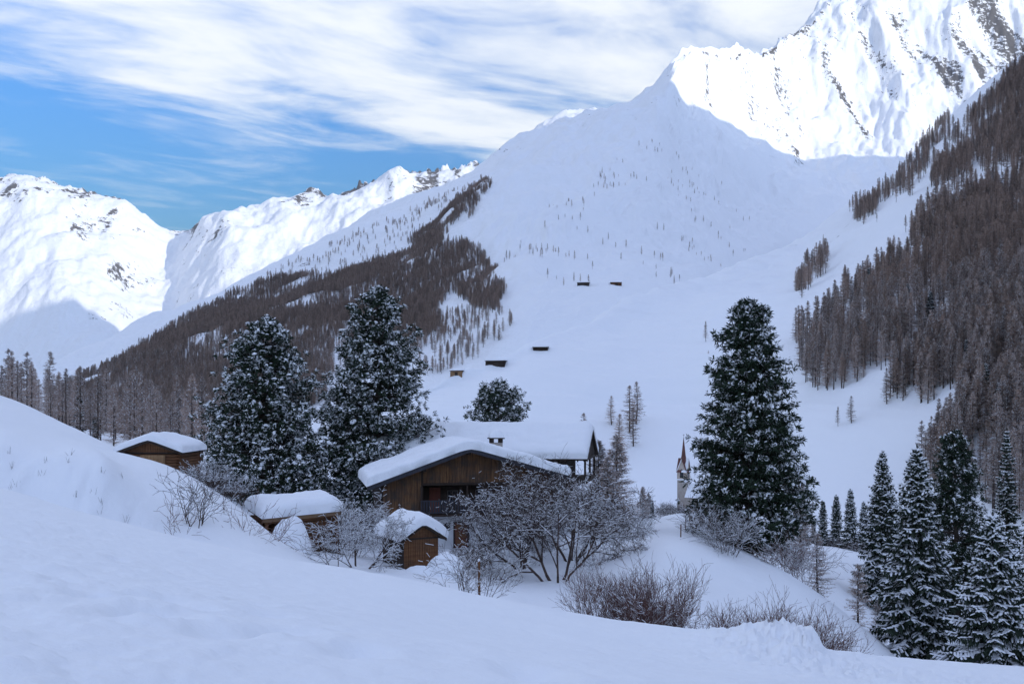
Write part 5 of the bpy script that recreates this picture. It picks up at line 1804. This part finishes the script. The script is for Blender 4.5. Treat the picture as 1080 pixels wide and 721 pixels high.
# ---------------------------------------------------------------- chapel
def chapel():
    p = near(721.0, 300)
    z0 = (HOR - 538) / FPX * 300
    o = thing('chapel', 'small stone chapel with a pointed red spire on a gabled tower', 'chapel', (p.x, p.y, z0), R(-32))
    k = 1.0
    w = 1.45
    b = BX(); b.box(-w, w, -w, w, min(-2.0, p.z - z0 - 1.5), 9.2); b.part('tower', M_STONE, o)
    b = BX(); b.box(-w - 0.15, w + 0.15, -w - 0.15, w + 0.15, 9.2, 9.55); b.part('cornice', M_RSNOW, o, label='snow-covered cornice')
    b = BX(); b.box(-w - 0.05, w + 0.05, -w - 0.05, w + 0.05, 9.55, 11.8); b.part('belfry', M_OCHRE, o)
    gw = w + 0.05
    for s in range(4):
        rot = Matrix.Rotation(s * math.pi / 2, 4, 'Z')
        def tr(mb):
            V = np.concatenate(mb.v)
            V = (np.array(rot)[:3, :3] @ V.T).T
            mb.v = [V]
            return mb
        b = BX(); b.prism_y([(-gw, 11.8), (gw, 11.8), (0, 15.4)], -gw, -gw + 0.35); g = tr(b).part('gable', M_OCHRE, o)
        b = BX()
        n = 8
        arch = [(-0.55, 9.9), (0.55, 9.9), (0.55, 11.6)] + [(0.55 * math.cos(a), 11.6 + 0.9 * math.sin(a)) for a in np.linspace(0.2, math.pi - 0.2, n)] + [(-0.55, 11.6)]
        b.prism_y(arch, -gw - 0.04, -gw + 0.3); tr(b).part('belfry_window', M_GLASS, o)
        for sx in (-1, 1):
            b = BX(); pts = [(0, 15.75), (sx * (gw + 0.3), 11.55), (sx * (gw + 0.1), 11.55), (0, 15.35)]
            b.prism_y(pts if sx < 0 else pts[::-1], -gw - 0.2, 0.0); tr(b).part('gable_roof', M_RSNOW if sx < 0 else M_SHINGLE, o, label='snow-dusted gable roof' if sx < 0 else None)
    mb = MB()
    a = np.arange(8) * math.pi / 4 + math.pi / 8
    r0 = np.stack([1.35 * np.cos(a), 1.35 * np.sin(a), np.full(8, 13.2)], 1)
    r1 = np.stack([0.62 * np.cos(a), 0.62 * np.sin(a), np.full(8, 16.6)], 1)
    v = np.concatenate([r0, r1, [[0, 0, 22.4]]])
    i = np.arange(8)
    mb.add(v, np.stack([i + 8, (i + 1) % 8 + 8, np.full(8, 16)], 1), np.stack([i, (i + 1) % 8, (i + 1) % 8 + 8, i + 8], 1))
    sp = link('spire', mb.mesh('spire', M_SHINGLE, False), parent=o)
    mb = MB(); mb.tubes([(0, 0, 22.1)], [(0, 0, 23.0)], 0.05, 0.04, 5); mb.tubes([(-0.3, 0, 22.7)], [(0.3, 0, 22.7)], 0.05, 0.05, 5); link('cross', mb.mesh('cross', M_METAL), parent=sp)
    # nave behind and to the right of the tower
    b = BX(); b.box(w + 0.005, w + 9.0, -2.6, 3.4, -3.0, 4.4); b.part('nave_wall', M_STONE, o)
    b = BX()
    n0 = [(-3.0, 4.2), (3.8, 4.2), (0.4, 8.2)]
    v = [(w + 0.006, y, z) for y, z in n0] + [(w + 9.3, y, z) for y, z in n0]
    b.add(v, [(0, 2, 1), (3, 4, 5)], [(0, 1, 4, 3), (1, 2, 5, 4), (2, 0, 3, 5)]); b.part('nave_roof', M_RSNOW, o, label='snow-covered nave roof')
    for x in (4.0, 7.0):
        b = BX(); b.box(x - 0.4, x + 0.4, -2.66, -2.59, 1.0, 3.4); b.part('nave_window', M_GLASS, o)


chapel()


# ---------------------------------------------------------------- hay sheds far up the slope
def hay_shed(px, py, sheet, wpx, hpx, mat, label, rotz, depth=5.0, seed=0):
    p = seen(sheet, px, py)
    if p is None:
        return
    sc = p.y / FPX
    W, H = wpx * sc, max(2.0, hpx * sc)
    o = thing('hay_shed', label, 'shed', p, rotz, 'hay sheds on the far slope')
    b = BX(); b.box(-W / 2, W / 2, 0.4, depth, -3.0, H); b.part('wall', mat, o)
    b = BX(); log_wall(b, (-W / 2, 0.34), (W / 2, 0.34), -1.2, H, 0.42, 0.2); b.part('log_wall', mat, o, True, 'stuff')
    b = BX(); b.box(-W * 0.12, W * 0.14, 0.02, 0.16, -0.4, H * 0.72); b.part('door', M_DARKWOOD, o)
    b = BX(); b.box(-W / 2 - 0.5, W / 2 + 0.5, -0.5, depth + 0.5, H, H + 0.2); b.part('roof', M_DARKWOOD, o)
    link('roof_snow', snow_slab(-W / 2 - 0.7, W / 2 + 0.7, -0.7, depth + 3.5, lambda X, Y: X * 0 + H + 0.205, 1.1, 1.2, seed, 0.2, 0.12, 16, 16), parent=o)


hay_shed(481, 396, 'mountainside', 12, 5.0, M_LIGHTWOOD, 'pale wooden hay shed, lowest and leftmost of the cluster on the slope', R(-8), seed=1)
hay_shed(518, 378, 'mountainside', 15, 4.5, M_LOG, 'brown hay shed standing just above the largest hay shed', R(-12), seed=2)
hay_shed(522, 386, 'mountainside', 20, 5.5, M_DARKWOOD, 'largest dark hay shed, just below the brown one on the slope', R(-12), seed=3)
hay_shed(570, 370, 'mountainside', 15, 3.5, M_DARKWOOD, 'dark hay shed sunk deep in snow, apart on the crest of the slope', R(-5), seed=4)
hay_shed(615, 301, 'mountain', 12, 3.0, M_DARKWOOD, 'dark hay shed high up at the foot of the middle mountain', R(-10), seed=5)
hay_shed(650, 301, 'mountain', 11, 3.2, M_LOG, 'small brown hay shed high up at the foot of the middle mountain', R(0), seed=6)


# ---------------------------------------------------------------- snow heaps, posts
def heap(px, py, Y, wx, wy, h, label, seed, kind=0):
    z = near(px, Y).z
    n = 40
    th = np.linspace(0, 2 * np.pi, n, endpoint=False)
    rr = np.linspace(0, 1, 16)
    A, Rr = np.meshgrid(th, rr, indexing='ij')
    x = np.cos(A) * Rr * wx; y = np.sin(A) * Rr * wy
    f = (1 - Rr ** 3.0) ** 0.9
    zz = f * h * (1 + 0.25 * fbm(x * 0.9 + seed, y * 0.9, 3, seed)) - 0.35 * Rr ** 2
    co = np.stack([x, y, zz], -1)
    F = []
    i, j = np.meshgrid(np.arange(n), np.arange(15), indexing='ij')
    a = i * 16 + j; b2 = ((i + 1) % n) * 16 + j
    F = np.stack([a, b2, b2 + 1, a + 1], -1).reshape(-1, 4)
    me = mesh_from('snow_heap', co.reshape(-1, 3), F, True, [M_RSNOW])
    link('snow_heap', me, label=label, cat='snow', loc=((px - CX) / FPX * Y, Y, z))


heap(306, 560, 67.5, 1.5, 1.2, 1.9, 'tall rounded heap of snow in front of the long shed', 3)
heap(470, 575, 66, 1.6, 1.0, 1.5, 'snow-covered heap beside the tiny hut', 5)
heap(515, 575, 76, 1.8, 1.2, 1.1, 'low snow heap under the farmhouse wall', 7)
heap(442, 585, 65, 1.3, 0.9, 0.5, 'flat snow pillow before the tiny hut', 8)


def post(px, Y, top, r, label, name='wooden_post', snowcap=True, cat='post', group=None):
    p = near(px, Y)
    h = (HOR - top) / FPX * Y - p.z
    o = thing(name, label, cat, p, 0, group)
    mb = MB(); zz = np.linspace(-0.5, h, 5); c = np.stack([0.02 * np.sin(zz), 0.02 * np.cos(zz * 1.3), zz], 1)
    mb.tubes(c[:-1], c[1:], r, r * 0.92, 8); mb.add([(c[-1][0], c[-1][1], h + 0.01)] + [(c[-1][0] + r * 0.9 * math.cos(k * 0.785), c[-1][1] + r * 0.9 * math.sin(k * 0.785), h) for k in range(8)], [(0, 1 + k, 1 + (k + 1) % 8) for k in range(8)])
    link('shaft', mb.mesh('shaft', M_LOG), parent=o)
    if snowcap:
        mb = MB(); mb.blobs([(c[-1][0], c[-1][1], h + 0.02)], np.array([[r * 1.4, 0, 0]]), np.array([[0, r * 1.4, 0]]), np.array([[0, 0, r * 1.6]]))
        link('snow_cap', mb.mesh('snow_cap', M_TSNOW), parent=o)


post(505, 49.5, 591, 0.065, 'weathered wooden post in front of the fine-twigged young tree')
FP = 'thin stakes beside the path'
post(718, 82, 553, 0.05, 'tall thin stake at the edge of the path on the knoll', 'stake', False, 'stake')
post(723, 92, 546, 0.05, 'short thin stake farther along the path edge', 'stake', False, 'stake')
post(727, 100, 541, 0.05, 'last thin stake where the path goes over the rise', 'stake', False, 'stake')

# ---------------------------------------------------------------- thin winter haze in the valley air
def haze():
    m = bpy.data.materials.new('haze')
    m.use_nodes = True
    t = m.node_tree
    t.nodes.clear()
    v = t.nodes.new('ShaderNodeVolumePrincipled')
    v.inputs['Color'].default_value = (0.93, 0.95, 1.0, 1)
    v.inputs['Density'].default_value = HAZE
    v.inputs['Anisotropy'].default_value = 0.2
    out = t.nodes.new('ShaderNodeOutputMaterial')
    t.links.new(v.outputs[0], out.inputs['Volume'])
    b = BX()
    b.box(-9500, 9500, -7500, 11500, -260, 2150)
    o = link('haze', b.mesh('haze', m, False), kind='stuff', label='thin cold haze in the valley air')
    o.visible_shadow = True


HAZE = 3.0e-5
haze()
